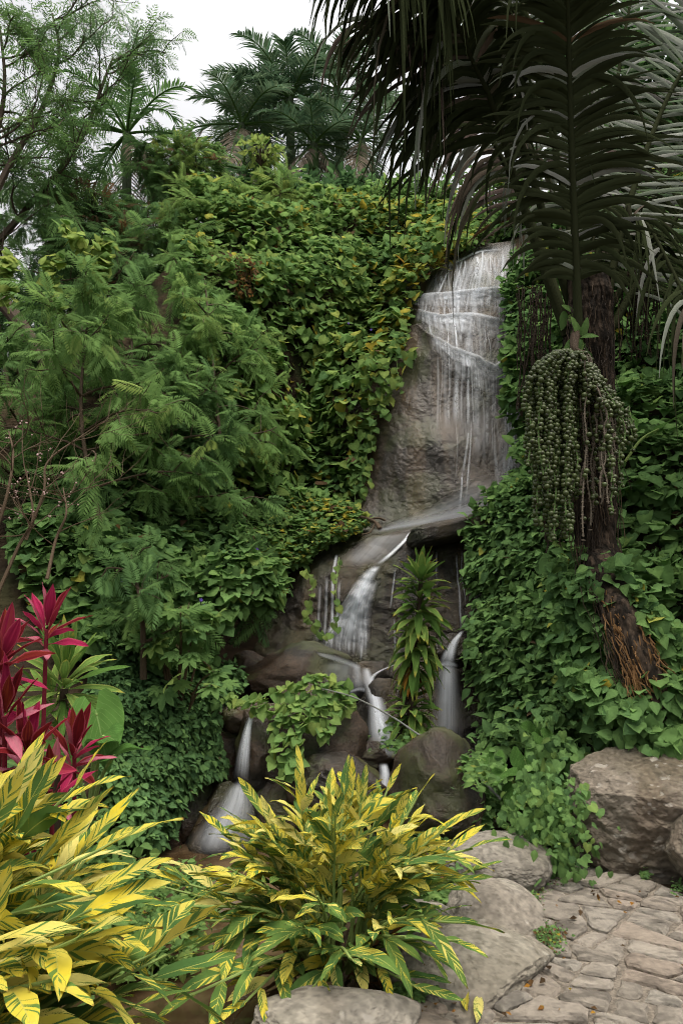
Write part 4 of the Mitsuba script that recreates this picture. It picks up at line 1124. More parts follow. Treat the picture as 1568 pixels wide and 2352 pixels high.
# ---------------------------------------------------------------- palms
def frond(pts, n_pairs, leaf_len, leaf_w, seed, nrm=None, angle=(70, 35), sag=.5, key=1.0, kj=.3, bright=(.8, 1.2), r0=.03, t0=.12, seg=4, vee=.25, shape=None, rkey=1.5, fold=0.0, split=0.0):
    """rachis mesh item, and leaflets as items (v, f, uv)"""
    r = np.random.default_rng(seed)
    c = spline(pts, 60)
    T = unit(np.gradient(c, axis=0))
    rach = tube(c[::2], np.linspace(r0, r0 * .25, 30), 6, (rkey, .9))
    out = []
    for i in range(n_pairs):
        t = t0 + (1 - t0) * (i + .3) / n_pairs
        k = t * 59; a = int(min(58, k)); w = k - a
        q = c[a] * (1 - w) + c[a + 1] * w; tg = T[a]
        nn = np.array([0, -.2, 1.0]) if nrm is None else np.asarray(nrm, float)
        nn = unit(nn - nn @ tg * tg)
        sd = np.cross(tg, nn); odd = r.random(2)
        L0 = leaf_len * (np.interp(t, [0, .15, .45, .8, 1], [.55, .8, 1, .75, .4]) if shape is None else np.interp(t, *shape))
        for s in (-1, 1):
            if seg > 5 and r.random() < .04: continue
            L = L0 * r.uniform(.78, 1.15)
            al = math.radians(np.interp(t, [0, 1], angle) + r.normal(0, 7 if seg > 5 else 4))
            d = unit(tg * math.cos(al) + sd * s * math.sin(al) + nn * vee * r.uniform(.5, 1.5))
            u = np.linspace(0, 1, seg + 1)
            sg = sag * r.uniform(.65, 1.4) + (.6 if r.random() < .10 and seg > 5 else 0)
            cl = q + d * (L * u[:, None]) - np.array([0, 0, 1]) * (sg * L * u[:, None] ** 2)
            if sg > .3: cl[:, :2] -= d[:2] * (L * .25 * sg * u[:, None] ** 3)
            wv = np.cross(unit(np.gradient(cl, axis=0)), nn + r.normal(0, .25, 3)); wv = unit(wv)
            hw = leaf_w * .5 * np.interp(u, [0, .15, .6, 1], [.45, 1, .8, .08])[:, None]
            if split and r.random() < split: hw = hw * .5
            if fold:
                up = unit(np.cross(wv, np.gradient(cl, axis=0)))
                v = np.stack([cl - wv * hw, cl + up * hw * fold, cl + wv * hw], 1).reshape(-1, 3)
                f = []
                for m in range(seg):
                    b = m * 3
                    for e in (0, 1): f += [(b + e, b + e + 1, b + e + 4), (b + e, b + e + 4, b + e + 3)]
            else:
                v = np.stack([cl - wv * hw, cl + wv * hw], 1).reshape(-1, 3)
                f = []
                for m in range(seg):
                    b = m * 2; f += [(b, b + 1, b + 3), (b, b + 3, b + 2)]
            kk = key + r.normal(0, kj); bb = r.uniform(*bright)
            if 15 < key < 19 and odd[0] < .07: kk = 10.2 + .9 * odd[1]; bb *= .8
            elif 10 < key < 19 and seg > 5 and odd[0] > .99: kk = 5.6 + .8 * odd[1]
            out.append((v, np.array(f), np.tile([kk, bb], (len(v), 1))))
    return rach, out


def crown(key, c, n, L, seed, leaf_len, n_pairs, leaf_w, up=(-.5, 1.2), k=1.0, dead=0, sag=.35, arch=.55, squash=1.0):
    r = np.random.default_rng(seed)
    for j in range(n):
        a = j * 2.399 + r.uniform(-.3, .3)
        e = np.interp(j, [0, n - 1], up[::-1]) + r.normal(0, .08)
        isdead = j >= n - dead
        if isdead: e = -.9
        d = np.array([math.cos(a) * math.cos(e), math.sin(a) * math.cos(e), math.sin(e)])
        l = L * r.uniform(.85, 1.1)
        u = np.linspace(0, 1, 6)[:, None]
        pts = c + d * l * u - np.array([0, 0, 1]) * (arch * l * u ** 2.2) * (1.0 if e > .2 else .6)
        rc, lf = frond(pts, n_pairs, leaf_len, leaf_w, seed * 31 + j, None, (65, 30), sag, 21.0 if isdead else k, 0.0 if isdead else .3, (1.1, 1.7), .035, .14, 3, .3 if not isdead else 0)
        m, uvv = join([rc] + lf)
        part(key, 'frond', m, 'leaf_gloss', uv=uvv, label='withered brown frond' if isdead else None)


def palm(lab, ctr, basez, n, L, seed, leaf_len=.55, n_pairs=34, leaf_w=.045, k=.9, rad=.13, dead=0, lean=0.0, up=(-.45, 1.35), **kw):
    key = thing('palm_tree', lab, 'palm', 'palms on the hilltop')
    c = P(*ctr)
    b = np.array([c[0] + lean, c[1] + .2, basez])
    p = spline([b, (b + c) / 2 + [.1, 0, 0], c], 14)
    m, u = join([tube(p, np.linspace(rad * 1.2, rad * .8, 14), 9, (10.0, .6))]); part(key, 'trunk', m, 'twig', uv=u)
    m, u = join([tube(np.array([c - [0, 0, .9], c - [0, 0, .5], c + [0, 0, .1]]), np.array([rad * .95, rad * 1.05, rad * .5]), 9, (1.2, 1))]); part(key, 'crownshaft', m, 'twig', uv=u)
    crown(key, c, n, L, seed, leaf_len, n_pairs, leaf_w, up, k, dead, **kw)


palm('dark feathery palm with a green trunk, alone against the sky at upper left', (292, 305, 15.5), 8.0, 20, 3.0, 401, .62, 36, .045, 1.0, .13, 2, up=(-.8, 1.35))
palm('tallest of the centre palms, its spear rising into the sky', (665, 225, 20), 11.3, 18, 3.2, 402, .85, 40, .06, 9.4, .16, 0)
palm('palm at the right of the centre group, partly behind the dark fronds', (775, 205, 21), 11.3, 17, 3.3, 403, .85, 40, .06, 9.4, .16, 0)
palm('palm at the left of the centre group with outspread tips', (555, 285, 19), 11.3, 17, 2.7, 404, .75, 36, .055, 9.6, .15, 2)
palm('low palm in the centre group with a skirt of withered fronds', (720, 330, 18.5), 11.3, 15, 2.4, 405, .75, 34, .055, 9.3, .16, 4)
palm('palm with pale drooping fronds just left of the dark fruiting palm', (830, 320, 19), 11.3, 16, 2.7, 406, .7, 34, .05, 9.6, .15, 2)
palm('small palm in front of the centre group, its grey fronds hanging straight down', (560, 390, 16.5), 11.0, 12, 1.7, 407, .55, 28, .045, 9.8, .12, 4, up=(-1.2, .9))
palm('broad-fronded palm between the tallest centre palm and the outspread left one', (612, 265, 20.5), 11.3, 15, 2.9, 408, .8, 36, .06, 9.3, .15, 0)


# ---------------------------------------------------------------- the fruiting palm at the right
SP = thing('fruiting_palm', 'huge dark palm at the right with hanging strings of green fruit and arching fronds', 'palm')


def bark_tube(pts, rad, n, sides, seed, amp):
    c = spline(pts, n)
    v, f, u = tube(c, np.interp(np.linspace(0, 1, n), np.linspace(0, 1, len(rad)), rad), sides, (7.0, .8))
    m = n * sides
    ctr = np.repeat(c, sides, 0)
    v[:m] = ctr + (v[:m] - ctr) * (1 + amp * nfbm(v[:m] * [1, 1, .45], 9, 3, seed))[:, None]
    return v, f, u


m, u = join([bark_tube(Ps([(1352, 640, 6.55), (1350, 760, 6.5), (1358, 900, 6.5), (1366, 1100, 6.45), (1368, 1250, 6.4), (1388, 1340, 6.1), (1438, 1450, 5.78), (1492, 1600, 5.6), (1515, 1760, 5.6)]), [.22, .24, .22, .20, .19, .18, .17, .16, .16], 60, 26, 5, .35)])
part(SP, 'trunk', m, 'palm_bark', uv=u, smooth=True)
r = np.random.default_rng(55)
fib = []
for i in range(420):
    a = r.uniform(0, 1); py = 640 + a * 900
    ctrx = np.interp(py, [640, 900, 1250, 1340, 1450, 1600], [1352, 1358, 1368, 1385, 1435, 1490])
    x = ctrx + r.uniform(-58, 58); L = r.uniform(.15, .6)
    p0 = P(x, py, np.interp(py, [640, 1250, 1340, 1450, 1600], [6.24, 6.16, 5.9, 5.58, 5.42]) + r.uniform(-.05, .1))
    q = p0 + np.column_stack([np.cumsum(r.normal(0, .012, 7)) + (.25 * L * np.linspace(0, 1, 7) if py > 1330 else 0), r.normal(0, .008, 7), -np.linspace(0, L, 7)])
    fib.append((q, .0045))
m, u = stems_mesh(fib, 4, 7.0, 1.0); u[:, 0] = np.repeat(r.choice([6.5, 7.0, 7.0, 6.9], 420), 7 * 4 + 2)
part(SP, 'bark_fibre', m, 'twig', uv=u, stuff=True)
fib = []
for i in range(170):
    py = r.uniform(1290, 1560); ctrx = np.interp(py, [1290, 1340, 1450, 1600], [1385, 1400, 1440, 1480])
    L = r.uniform(.15, .5); p0 = P(ctrx + r.uniform(-40, 45), py, np.interp(py, [1290, 1340, 1450, 1600], [6.1, 5.9, 5.59, 5.43]) + r.uniform(-.04, .06))
    q = p0 + np.column_stack([np.cumsum(r.normal(.006, .016, 7)) + .22 * L * np.linspace(0, 1, 7), r.normal(-.01, .012, 7), -np.linspace(0, L, 7)])
    fib.append((q, .0055))
m, u = stems_mesh(fib, 4, 5.7, 1.0); part(SP, 'dead_fibre', m, 'twig', uv=u, stuff=True, label='rusty dry fibres on the lower trunk')

FR = [  # points, leaflet pairs, leaflet length, width, plane normal, key, sag, angles
    ([(1330, 800, 6.15), (1322, 600, 6.0), (1312, 350, 5.75), (1305, 100, 5.45), (1300, -160, 5.0), (1300, -500, 4.3)], 118, 1.02, .066, (0, -1, .25), 18.0, .46, (72, 50)),
    ([(1300, 770, 6.4), (1215, 520, 6.35), (1134, 250, 6.1), (1080, 130, 5.95), (1020, -40, 5.6), (960, -260, 5.1)], 96, 1.35, .066, (-.35, -.85, .5), 17.6, .74, (72, 55)),
    ([(1385, 760, 6.5), (1420, 560, 6.6), (1470, 500, 6.5), (1568, 670, 6.2), (1640, 820, 5.9)], 46, .85, .05, (.2, -.8, .7), 17.6, .7, (75, 50)),
    ([(1380, 740, 6.7), (1440, 480, 7.0), (1530, 230, 7.2), (1640, 60, 7.2), (1760, -60, 7.0)], 66, 1.45, .058, (-.2, -1, .15), 10.6, .22, (84, 64)),
    ([(1340, 740, 6.8), (1290, 420, 7.2), (1235, 180, 7.3), (1190, -20, 7.2), (1160, -200, 6.9)], 66, 1.10, .055, (-.1, -.8, .7), 10.7, 1.1, (70, 55)),
    ([(1360, 740, 6.9), (1390, 400, 7.5), (1430, 100, 7.8), (1480, -150, 7.8)], 70, 1.45, .058, (0, -1, .3), 10.3, .4, (80, 60)),
    ([(1400, 760, 6.6), (1480, 620, 6.9), (1570, 480, 7.0), (1680, 420, 7.0)], 44, 1.1, .052, (0, -.9, .5), 17.8, .6, (75, 50)),
    ([(1310, 780, 6.7), (1240, 560, 7.0), (1160, 380, 7.0), (1060, 200, 6.8), (950, 90, 6.4), (850, 40, 6.0)], 88, 1.05, .062, (-.3, -.7, .7), 17.4, .95, (70, 55)),
    ([(1320, 740, 6.6), (1170, 250, 6.3), (1040, 0, 5.9), (940, -90, 5.5), (850, -120, 5.2)], 74, 1.15, .066, (-.3, -.8, .5), 17.8, .9, (70, 55)),
    ([(1345, 760, 7.0), (1250, 500, 7.5), (1200, 250, 7.8), (1120, 60, 7.9), (1060, -60, 7.8)], 66, 1.35, .066, (-.2, -.9, .4), 17.3, .7, (75, 55)),
    ([(1370, 760, 7.1), (1480, 560, 7.7), (1560, 330, 8.0), (1640, 200, 8.0)], 60, 1.4, .056, (0, -1, .3), 17.5, .5, (78, 60))]
allf = []
for j, (pts, n, L, w, nrm, key, sag, ang) in enumerate(FR):
    rc, lf = frond(Ps(pts), n, L, w, 700 + j, nrm, ang, sag, key - (.45 if key > 15 else 0), .12 if key > 15 else .35, (.65, 1.2), .046, (.16, .34, .2, .16, .2, .16, .2, .36, .2, .24, .16)[j], 7, .14, ([0, .17, .22, .36, .7, 1], [.35, .55, .85, 1, 1, .7]), 18.0, .35, .15)
    m, u = join([rc])
    fk = part(SP, 'frond', m, 'frond_blade', uv=u, smooth=True)
    allf.append((fk, lf))
cnt = 0; rest = []
for fk, lf in allf:
    fk0 = fk
    good = [x for x in lf if in_frame(x[0].mean(0))]
    bad = [x for x in lf if not in_frame(x[0].mean(0))]
    room = max(0, min(len(good), 300 - cnt, 120))
    for x in good[:room]:
        part(fk0, 'leaflet', (x[0], x[1]), 'frond_blade', uv=x[2], smooth=True)
    cnt += room
    rest += good[room:] + bad
m, u = join(rest); part(SP, 'leaflets', m, 'frond_blade', uv=u, smooth=True, stuff=True)

# fruit strings
ICO = trimesh.creation.icosphere(subdivisions=2)
ICV2, ICF2 = np.array(ICO.vertices), np.array(ICO.faces)
ICO = trimesh.creation.icosphere(subdivisions=1)
ICV1, ICF1 = np.array(ICO.vertices), np.array(ICO.faces)


def fruit_item(c, rad, r, big=True):
    ICV, ICF = (ICV2, ICF2) if big else (ICV1, ICF1)
    v = ICV * rad * [1, 1, .95]
    a = r.uniform(0, 6.28)
    tipd = unit(np.array([math.cos(a), math.sin(a), -.4]))
    v = v + tipd * rad * .12 * np.clip((unit(ICV) @ tipd)[:, None] - .8, 0, 1) * 5
    dim = np.clip((unit(ICV) @ tipd - .86) / .1, 0, 1)
    return v + c, ICF, np.stack([1.9 + 0 * dim + .6 * dim, (.80 + r.uniform(-.35, .3)) * (1 - .5 * dim)], -1)


scene['fruit_skin'] = {'type': 'principled', 'base_color': proc(lambda p, n, uv: mix((.075, .105, .034), (.035, .030, .016), dr.clip((uv.x - 1.9) / .6, 0, 1)) * uv.y * (.75 + .5 * fbm(p.x * 60, p.y * 60, p.z * 60, 2))), 'roughness': .42, 'specular': .5}
r = np.random.default_rng(66)
strands = []
hub = P(1335, 800, 6.0)
for i in range(72):
    ang = r.uniform(-1, 1)
    tpx = 1210 + (i + r.uniform(-.4, .4)) / 71 * 240
    dz = r.uniform(-.28, .30) + .10 * math.cos((tpx - 1325) / 120)
    d = 5.95 + dz
    top = 815 + 45 * ((tpx - 1300) / 100) ** 2 * .55 + r.uniform(0, 30) + (60 if tpx > 1370 else 0)
    bot = np.interp(tpx, [1205, 1240, 1290, 1340, 1400, 1445], [1100, 1215, 1235, 1225, 1180, 1020]) + r.uniform(-120, 30)
    a0 = hub + [0, .05, 0]
    p1 = P(tpx * .75 + 1330 * .25, top - 12, d); p2 = P(tpx, top + 35, d - .02)
    n = 7
    zs = np.linspace(0, 1, n)
    down = np.array([P(tpx + r.normal(0, 3) + (6 * math.sin(3 * z + i)), top + 60 + (bot - top - 60) * z, d) for z in zs])
    strands.append((np.vstack([a0[None], p1[None], p2[None], down]), tpx, dz, i))
restf, nf = [], 0
strands.sort(key=lambda s: s[2])
for pts, tpx, dz, i in strands:
    c = spline(pts, 90)
    L = np.concatenate([[0], np.cumsum(np.linalg.norm(np.diff(c, axis=0), axis=1))])
    bare = tpx > 1310 and r.random() < .6
    m, u = join([tube(c[::3], .0075, 5, (21.0 if bare else 2.0, .8 if bare else .7))])
    sk = part(SP, 'fruit_string', m, 'twig', uv=u)
    s = .22; k = 0
    knots = []
    while s < L[-1]:
        q = np.array([np.interp(s, L, c[:, j]) for j in range(3)])
        frac = s / L[-1]
        dens = .92 if tpx < 1330 else .5
        if bare: dens = .9 if frac < .35 else .12
        if frac > .75: dens *= .7
        for e in range(2):
            a = k * 2.4 + e * 3.14 + r.uniform(-.5, .5)
            o = np.array([math.cos(a), math.sin(a), r.uniform(-.2, .2)]) * .023
            if r.random() < dens:
                show = nf < 300 and dz < -.12 and k % 2 == 0 and e == 0
                it = fruit_item(q + o, r.uniform(.017, .027), r, show)
                if show:
                    part(sk, 'fruit', (it[0], it[1]), 'fruit_skin', uv=it[2], smooth=True); nf += 1
                else: restf.append(it)
            else:
                knots.append(tube(np.array([q, q + o * .7]), [.006, .004], 4, (21.0, .8)))
        s += r.uniform(.031, .043); k += 1
    if knots:
        m, u = join(knots); part(sk, 'knot', m, 'twig', uv=u)
m, u = join(restf); part(SP, 'fruit_mass', m, 'fruit_skin', uv=u, smooth=True, stuff=True)
m, u = join([tube(spline(Ps([(1352, 745, 6.4), (1325, 760, 6.15), (1318, 800, 6.0), (1335, 812, 5.98)]), 14), np.linspace(.055, .03, 14), 8, (6.6, .9))]); part(SP, 'fruit_stalk', m, 'twig', uv=u)
# old, dry fruit strings to both sides
for x0, x1, y0, y1, d, nn, lab in [(1418, 1512, 590, 830, 6.9, 34, 'dark dried fruit strings right of the trunk'), (1190, 1262, 655, 950, 6.9, 30, 'brown dried fruit strings left of the trunk'), (1250, 1290, 1150, 1300, 6.2, 8, None)]:
    it = []
    for i in range(nn):
        x = r.uniform(x0, x1); dd = d + r.uniform(-.15, .2)
        a = y0 + r.uniform(0, 40); b = y1 - r.uniform(0, 110)
        c = spline([P(x + r.normal(0, 4), a + (b - a) * t, dd) for t in np.linspace(0, 1, 6)], 30)
        it.append(tube(c, .007, 4, (6.8, .9)))
        for q in c[::1]:
            if r.random() < .6:
                o = unit(r.normal(size=3)) * .016
                it.append(tube(np.array([q, q + o]), [.010, .007], 4, (r.choice([6.5, 6.9, 7.0]), .9)))
    m, u = join(it); part(SP, 'dry_fruit_string', m, 'twig', uv=u, stuff=True, label=lab)
# leafy shoot on the trunk
pos = [P(1330, 775, 6.1)] * 7 + [P(1290 + 6 * i, 700 + 14 * i, 6.3) for i in range(8)]
n = len(pos)
k0 = thing('leafy_shoot', 'small five-leaved shoot growing on the dark palm trunk above the fruit', 'plant')
emit(k0, place(LANCE, pos, unit(r.normal(0, 1, (n, 3)) * [1, .4, .6] + [0, -.5, -.3]), unit(r.normal(0, .3, (n, 3)) + [0, -1, .5]), r.uniform(.14, .22, n), 2.0, r.uniform(1.2, 2.2, n), 1.0), 'leaf', 15)


# ---------------------------------------------------------------- variegated ginger
def ginger_col(p, n, uv):
    k = dr.floor(uv.y); t = uv.y - k
    s = uv.x                                   # -1 .. 1 across the blade
    greenish = k >= 1000
    h = cell_r(k)
    side = dr.select(s > 0, 3.3, 0.0)
    q = t - dr.abs(s) * .17
    a = noise(q * 30 + k * 3.7, k, side) * .55 + noise(q * 74 + k, 5.0, side) * .25 + noise(q * 5 + k * 1.7, dr.abs(s) * .9 + k * .3, side) * .42
    lim = dr.select(greenish, .86 - .14 * h, .585 - .12 * h)
    g = smoothstep(lim - .05, lim + .05, a)
    yel = mix((.60, .49, .036), (.52, .48, .11), noise(k * 1.3, 5, t * 3))
    yel = mix(yel, mi.Color3f(.58, .55, .24), smoothstep(.65, 1.0, h) * .6)
    grn = mix((.055, .125, .040), (.130, .220, .050), noise(k * .9, t * 4, 1))
    c = mix(grn, yel, g)
    c = mix(c, mi.Color3f(.46, .46, .12), smoothstep(.07, .0, dr.abs(s)) * .8)
    c = mix(c, mi.Color3f(.20, .11, .04), smoothstep(.955, .99, t) * .8)
    return c


def cell_r(k):
    return mikit.cell_rand(k, 3, 1)


def ginger_h(p, n, uv):
    k = dr.floor(uv.y); t = uv.y - k
    return noise((t - dr.abs(uv.x) * .16) * 60, k, 1)


scene['ginger_leaf'] = {'type': 'principledthin', 'base_color': proc(ginger_col), 'roughness': .38, 'diff_trans': .5, 'eta': 1.45}


def blade(q, d, nrm, L, w, kid, droop, r, ns=11, roll=.22, prof=None, curl=0.0):
    """A long blade in world space: 5 points across. kid: integer id carried to the material."""
    u = np.linspace(0, 1, ns)
    d = unit(d)
    cl = q + d * (L * u[:, None]) - np.array([0, 0, 1]) * (droop * L * u[:, None] ** 2.0)
    cl = cl - d * (abs(droop) * .25 * L * u[:, None] ** 3)
    T = unit(np.gradient(cl, axis=0))
    nn = nrm - (T * nrm).sum(1, keepdims=True) * T; nn = unit(nn)
    x = np.cross(T, nn)
    tw = r.normal(0, .35) * u + curl * np.sin(u * 3)
    x2 = x * np.cos(tw)[:, None] + nn * np.sin(tw)[:, None]; n2 = np.cross(x2, T)
    hw = w * .5 * (np.interp(u, *( ([0, .06, .2, .45, .7, .88, 1], [.12, .35, .80, 1, .80, .40, .0]) if prof is None else prof)))
    s = np.array([-1, -.5, 0, .5, 1.0])
    wave = (.06 * w * np.sin(u * r.uniform(9, 15) + r.uniform(0, 6)))[:, None] * (np.abs(s) ** 2 * np.sign(s))[None]
    z = roll * hw[:, None] * np.abs(s)[None] ** 1.3 + wave
    v = cl[:, None] + x2[:, None] * (hw[:, None] * s[None])[..., None] + n2[:, None] * z[..., None]
    uv = np.stack(np.broadcast_arrays(s[None], kid + .001 + .995 * u[:, None]), -1)
    return v.reshape(-1, 3), grid_faces(ns, 5), uv.reshape(-1, 2)


def ginger(lab, c, n, seed, reach, height, leaf, parts, tilt=(0, 0), azr=(0, 6.283), green=.28, spread=.22, extra=(), xg=.6):
    key = thing('variegated_ginger', lab, 'plant', None)
    r = np.random.default_rng(seed)
    kid = 0; cnt = 0; rest = []
    for i in range(n + len(extra)):
        a = azr[0] + (azr[1] - azr[0]) * ((i * .618 + r.uniform(-.06, .06)) % 1.0)
        f = min(1, (i + .5) / n) ** .7                     # 0 upright .. 1 leaning out
        out = np.array([math.cos(a), math.sin(a), 0])
        lean = f * reach * r.uniform(.8, 1.1)
        h = height * (1 - .62 * f ** 1.6) * r.uniform(.85, 1.08)
        b = c + out * spread * r.uniform(.2, 1.0) * [1, .8, 0]
        top = b + out * lean * [1, .85, 0] + np.array([tilt[0], tilt[1], h])
        if i >= n:
            top = P(*extra[i - n]); v_ = top - b; out = unit(v_ * [1, 1, 0]); lean = np.linalg.norm(v_[:2]); h = max(.1, v_[2]) + .25
        mid = (b + top) / 2 - out * lean * .16 + [0, 0, h * .14]
        p = spline([b, mid, top], 24)
        m, u = join([tube(p, np.linspace(.010, .005, 24), 6, (2.5, .8))])
        sk = part(key, 'stem', m, 'twig', uv=u)
        T = unit(np.gradient(p, axis=0))
        nl = r.integers(*leaf[2])
        for j in range(nl):
            t = .34 + .66 * (j + .6) / nl if f < .8 else .25 + .75 * (j + .6) / nl
            k = min(23, int(t * 23)); q = p[k]
            sd = unit(np.cross(T[k], out + [0, 0, .35]))
            s = 1 if j % 2 else -1
            d = unit(T[k] * r.uniform(.55, .95) + sd * s * r.uniform(.45, .8) + out * r.uniform(.05, .35) + [0, 0, r.uniform(-.05, .15)])
            if j == nl - 1: d = unit(T[k] + r.normal(0, .12, 3))
            nrm = unit(np.array([0, 0, 1.0]) * .9 + out * .25 - T[k] * .2 + r.normal(0, .22, 3))
            if abs(d[2]) > .8: nrm = unit(np.array([-.0, -1.0, .4]) + r.normal(0, .4, 3))
            L = r.uniform(*leaf[0]) * (.75 + .25 * math.sin(t * 3.0)); w = L * r.uniform(*leaf[1])
            pg = green + .75 * max(0, f - .55) / .45 * (1 if q[2] < c[2] + height * .55 else .3)
            kid += 1
            if i >= n: pg = xg
            bl = blade(q, d, nrm, L, w, kid + (1000 if r.random() < pg else 0), r.uniform(.12, .38) if j < nl - 1 else r.uniform(.02, .15), r)
            if cnt < parts and in_frame(bl[0].mean(0), 60):
                part(sk, 'leaf', (bl[0], bl[1]), 'ginger_leaf', uv=bl[2], smooth=True); cnt += 1
            else: rest.append(bl)
    if rest:
        m, u = join(rest); part(key, 'foliage', m, 'ginger_leaf', uv=u, smooth=True, stuff=True)
    # dry sheaths at the foot
    it = []
    for i in range(90):
        a = r.uniform(0, 6.28); b = c + np.array([math.cos(a), math.sin(a), 0]) * r.uniform(.02, spread * 1.15)
        L = r.uniform(.12, .45)
        it.append(blade(b, unit([math.cos(a) * .5, math.sin(a) * .5, 1.0]) if r.random() < .6 else unit([math.cos(a), math.sin(a), .15]), r.normal(size=3), L, .028, 0, r.uniform(.1, .8), r, 6))
    v = [(a_, b_, np.tile([r.uniform(5.5, 6.6), r.uniform(.6, 1.1)], (len(a_), 1))) for a_, b_, _ in it]
    m, u = join(v); part(key, 'dry_sheath', m, 'leaf', uv=u, smooth=True, stuff=True)
    return key


g2 = ginger('yellow and green striped ginger clump in the middle foreground, its stems rising from dry sheaths', G(762, 2225, .0) + [0, .05, -.02], 54, 501, .72, .83, ((.22, .36), (.17, .23), (8, 12)), 290, (.0, 0), green=.24, extra=[(470, 2190, 3.15), (430, 2290, 2.9), (555, 2310, 3.0), (620, 2160, 3.2), (1060, 2120, 3.3), (960, 2270, 3.2), (700, 2290, 3.1), (400, 2080, 3.2), (1085, 1950, 3.4)])
g1 = ginger('large yellow striped ginger clump filling the lower left corner', np.array([-1.55, 2.55, -.12]), 74, 502, .76, 1.15, ((.30, .46), (.17, .24), (8, 12)), 290, (.06, .0), green=.10, spread=.34,
            extra=[(270, 1930, 2.35), (240, 2040, 2.3), (190, 2150, 2.2), (130, 2250, 2.1), (190, 1790, 2.6), (210, 2090, 2.25)], xg=.2)


# ---------------------------------------------------------------- rosettes: cordylines and dracaenas
def cord_col(p, n, uv):
    k = dr.floor(uv.y); t = uv.y - k; s = uv.x
    h = mikit.cell_rand(k, 5, 2); h2 = mikit.cell_rand(k, 9, 4)
    st = noise(s * 3.5 + k * 7, t * 1.2 + k, 1) * .7 + noise(s * 9 + k, t * 1.6, 4) * .3
    red = mix((.19, .010, .04), (.42, .035, .11), st)
    mar = mix((.070, .010, .014), (.190, .016, .020), st)
    pnk = mix((.50, .12, .19), (.40, .18, .22), st)
    c = dr.select(h < .34, red, dr.select(h < .72, mar, pnk))
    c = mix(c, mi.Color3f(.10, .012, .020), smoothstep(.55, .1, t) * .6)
    edge = smoothstep(.72, .98, dr.abs(s))
    c = mix(c, dr.select(h < .72, mi.Color3f(.50, .10, .15), mi.Color3f(.30, .012, .05)), edge * .7)
    return mix(c, mi.Color3f(.22, .06, .02), smoothstep(.5, .9, h2) * smoothstep(.3, .8, st) * .5)


def dra_col(p, n, uv):
    k = dr.floor(uv.y); t = uv.y - k; s = uv.x
    h = mikit.cell_rand(k, 5, 2)
    c = mix((.080, .165, .038), (.170, .270, .065), h)
    c = c * (.8 + .4 * noise(s * 8 + k, t * 2, 1))
    c = mix(c, mi.Color3f(.30, .34, .10), smoothstep(.66, .95, dr.abs(s)) * smoothstep(.25, .7, h))
    c = mix(c, mi.Color3f(.38, .36, .07), smoothstep(.80, .97, t) * smoothstep(.35, .6, mikit.cell_rand(k, 8, 1)) * .9)
    return mix(c, mi.Color3f(.20, .09, .03), smoothstep(.93, 1.0, t) * smoothstep(.5, .7, mikit.cell_rand(k, 8, 1)))


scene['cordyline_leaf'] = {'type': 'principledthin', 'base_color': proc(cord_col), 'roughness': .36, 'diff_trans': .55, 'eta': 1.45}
scene['dracaena_leaf'] = {'type': 'principledthin', 'base_color': proc(dra_col), 'roughness': .36, 'diff_trans': .45, 'eta': 1.45}
PROF_C = ([0, .1, .22, .45, .7, .9, 1], [.18, .22, .55, 1, .8, .32, 0])


def rosette(key, c, axis, n, L, w, bsdf, seed, e0=(1.35, -.25), droop=(.1, .5), h=.10, maxparts=999, prof=PROF_C, kbase=0, roll=.35):
    r = np.random.default_rng(seed)
    axis = unit(axis); a1 = unit(np.cross(axis, [.3, .9, .1])); a2 = np.cross(axis, a1)
    for j in range(n):
        f = j / max(1, n - 1)
        a = j * 2.399 + r.uniform(-.25, .25)
        e = e0[0] + (e0[1] - e0[0]) * f + r.normal(0, .10)
        o = a1 * math.cos(a) + a2 * math.sin(a)
        d = o * math.cos(e) + axis * math.sin(e)
        nrm = unit(axis * math.cos(e) - o * math.sin(e) + r.normal(0, .18, 3))
        q = c - axis * h * f + o * .012
        l = L * r.uniform(.8, 1.1) * (.75 + .25 * math.sin(2.6 * f + .4))
        b = blade(q, d, nrm, l, w * r.uniform(.85, 1.15), kbase + j + 1, r.uniform(*droop) * (.3 + f), r, 10, roll, prof)
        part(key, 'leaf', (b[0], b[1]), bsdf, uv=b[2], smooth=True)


GC = 'red cordylines beside the ginger'
for lab, a, foot, n, L, w, ax, sd in [
    ('crimson cordyline rosette highest of the red ones, on a bare stem', (108, 1432, 3.6), (70, 1900, 3.7), 15, .31, .056, (.1, -.15, 1), 1),
    ('crimson and pink cordyline rosette cut off by the left edge below the highest one', (5, 1510, 3.3), (-20, 1900, 3.5), 16, .36, .058, (.35, -.2, .9), 2),
    ('magenta cordyline rosette at the left edge in the middle of the red stack', (12, 1630, 3.2), (0, 1950, 3.4), 13, .31, .058, (.2, -.3, 1), 3),
    ('dark magenta cordyline rosette just above the left ginger clump', (62, 1715, 3.25), (50, 2000, 3.4), 15, .33, .06, (.1, -.3, 1), 4),
    ('mauve and orange cordyline rosette farthest right of the red ones', (172, 1715, 3.6), (150, 2000, 3.7), 18, .30, .055, (.2, -.2, 1), 5),
    ('small crimson cordyline rosette low behind the ginger leaves', (118, 1800, 3.35), (110, 2000, 3.5), 12, .26, .05, (.0, -.3, 1), 6)]:
    k0 = thing('red_cordyline', lab, 'plant', GC)
    c = P(*a); f = P(*foot); f[2] = -.05
    m, u = join([tube(spline([f, (f + c) / 2 + [.03, 0, 0], c - [0, 0, .03]], 12), np.linspace(.014, .010, 12), 7, (12.4, 1.0))]); part(k0, 'stem', m, 'twig', uv=u)
    rosette(k0, c, ax, n, L * .92, w, 'cordyline_leaf', 600 + sd, (1.4, .05), (.05, .30), .13, kbase=sd * 50)

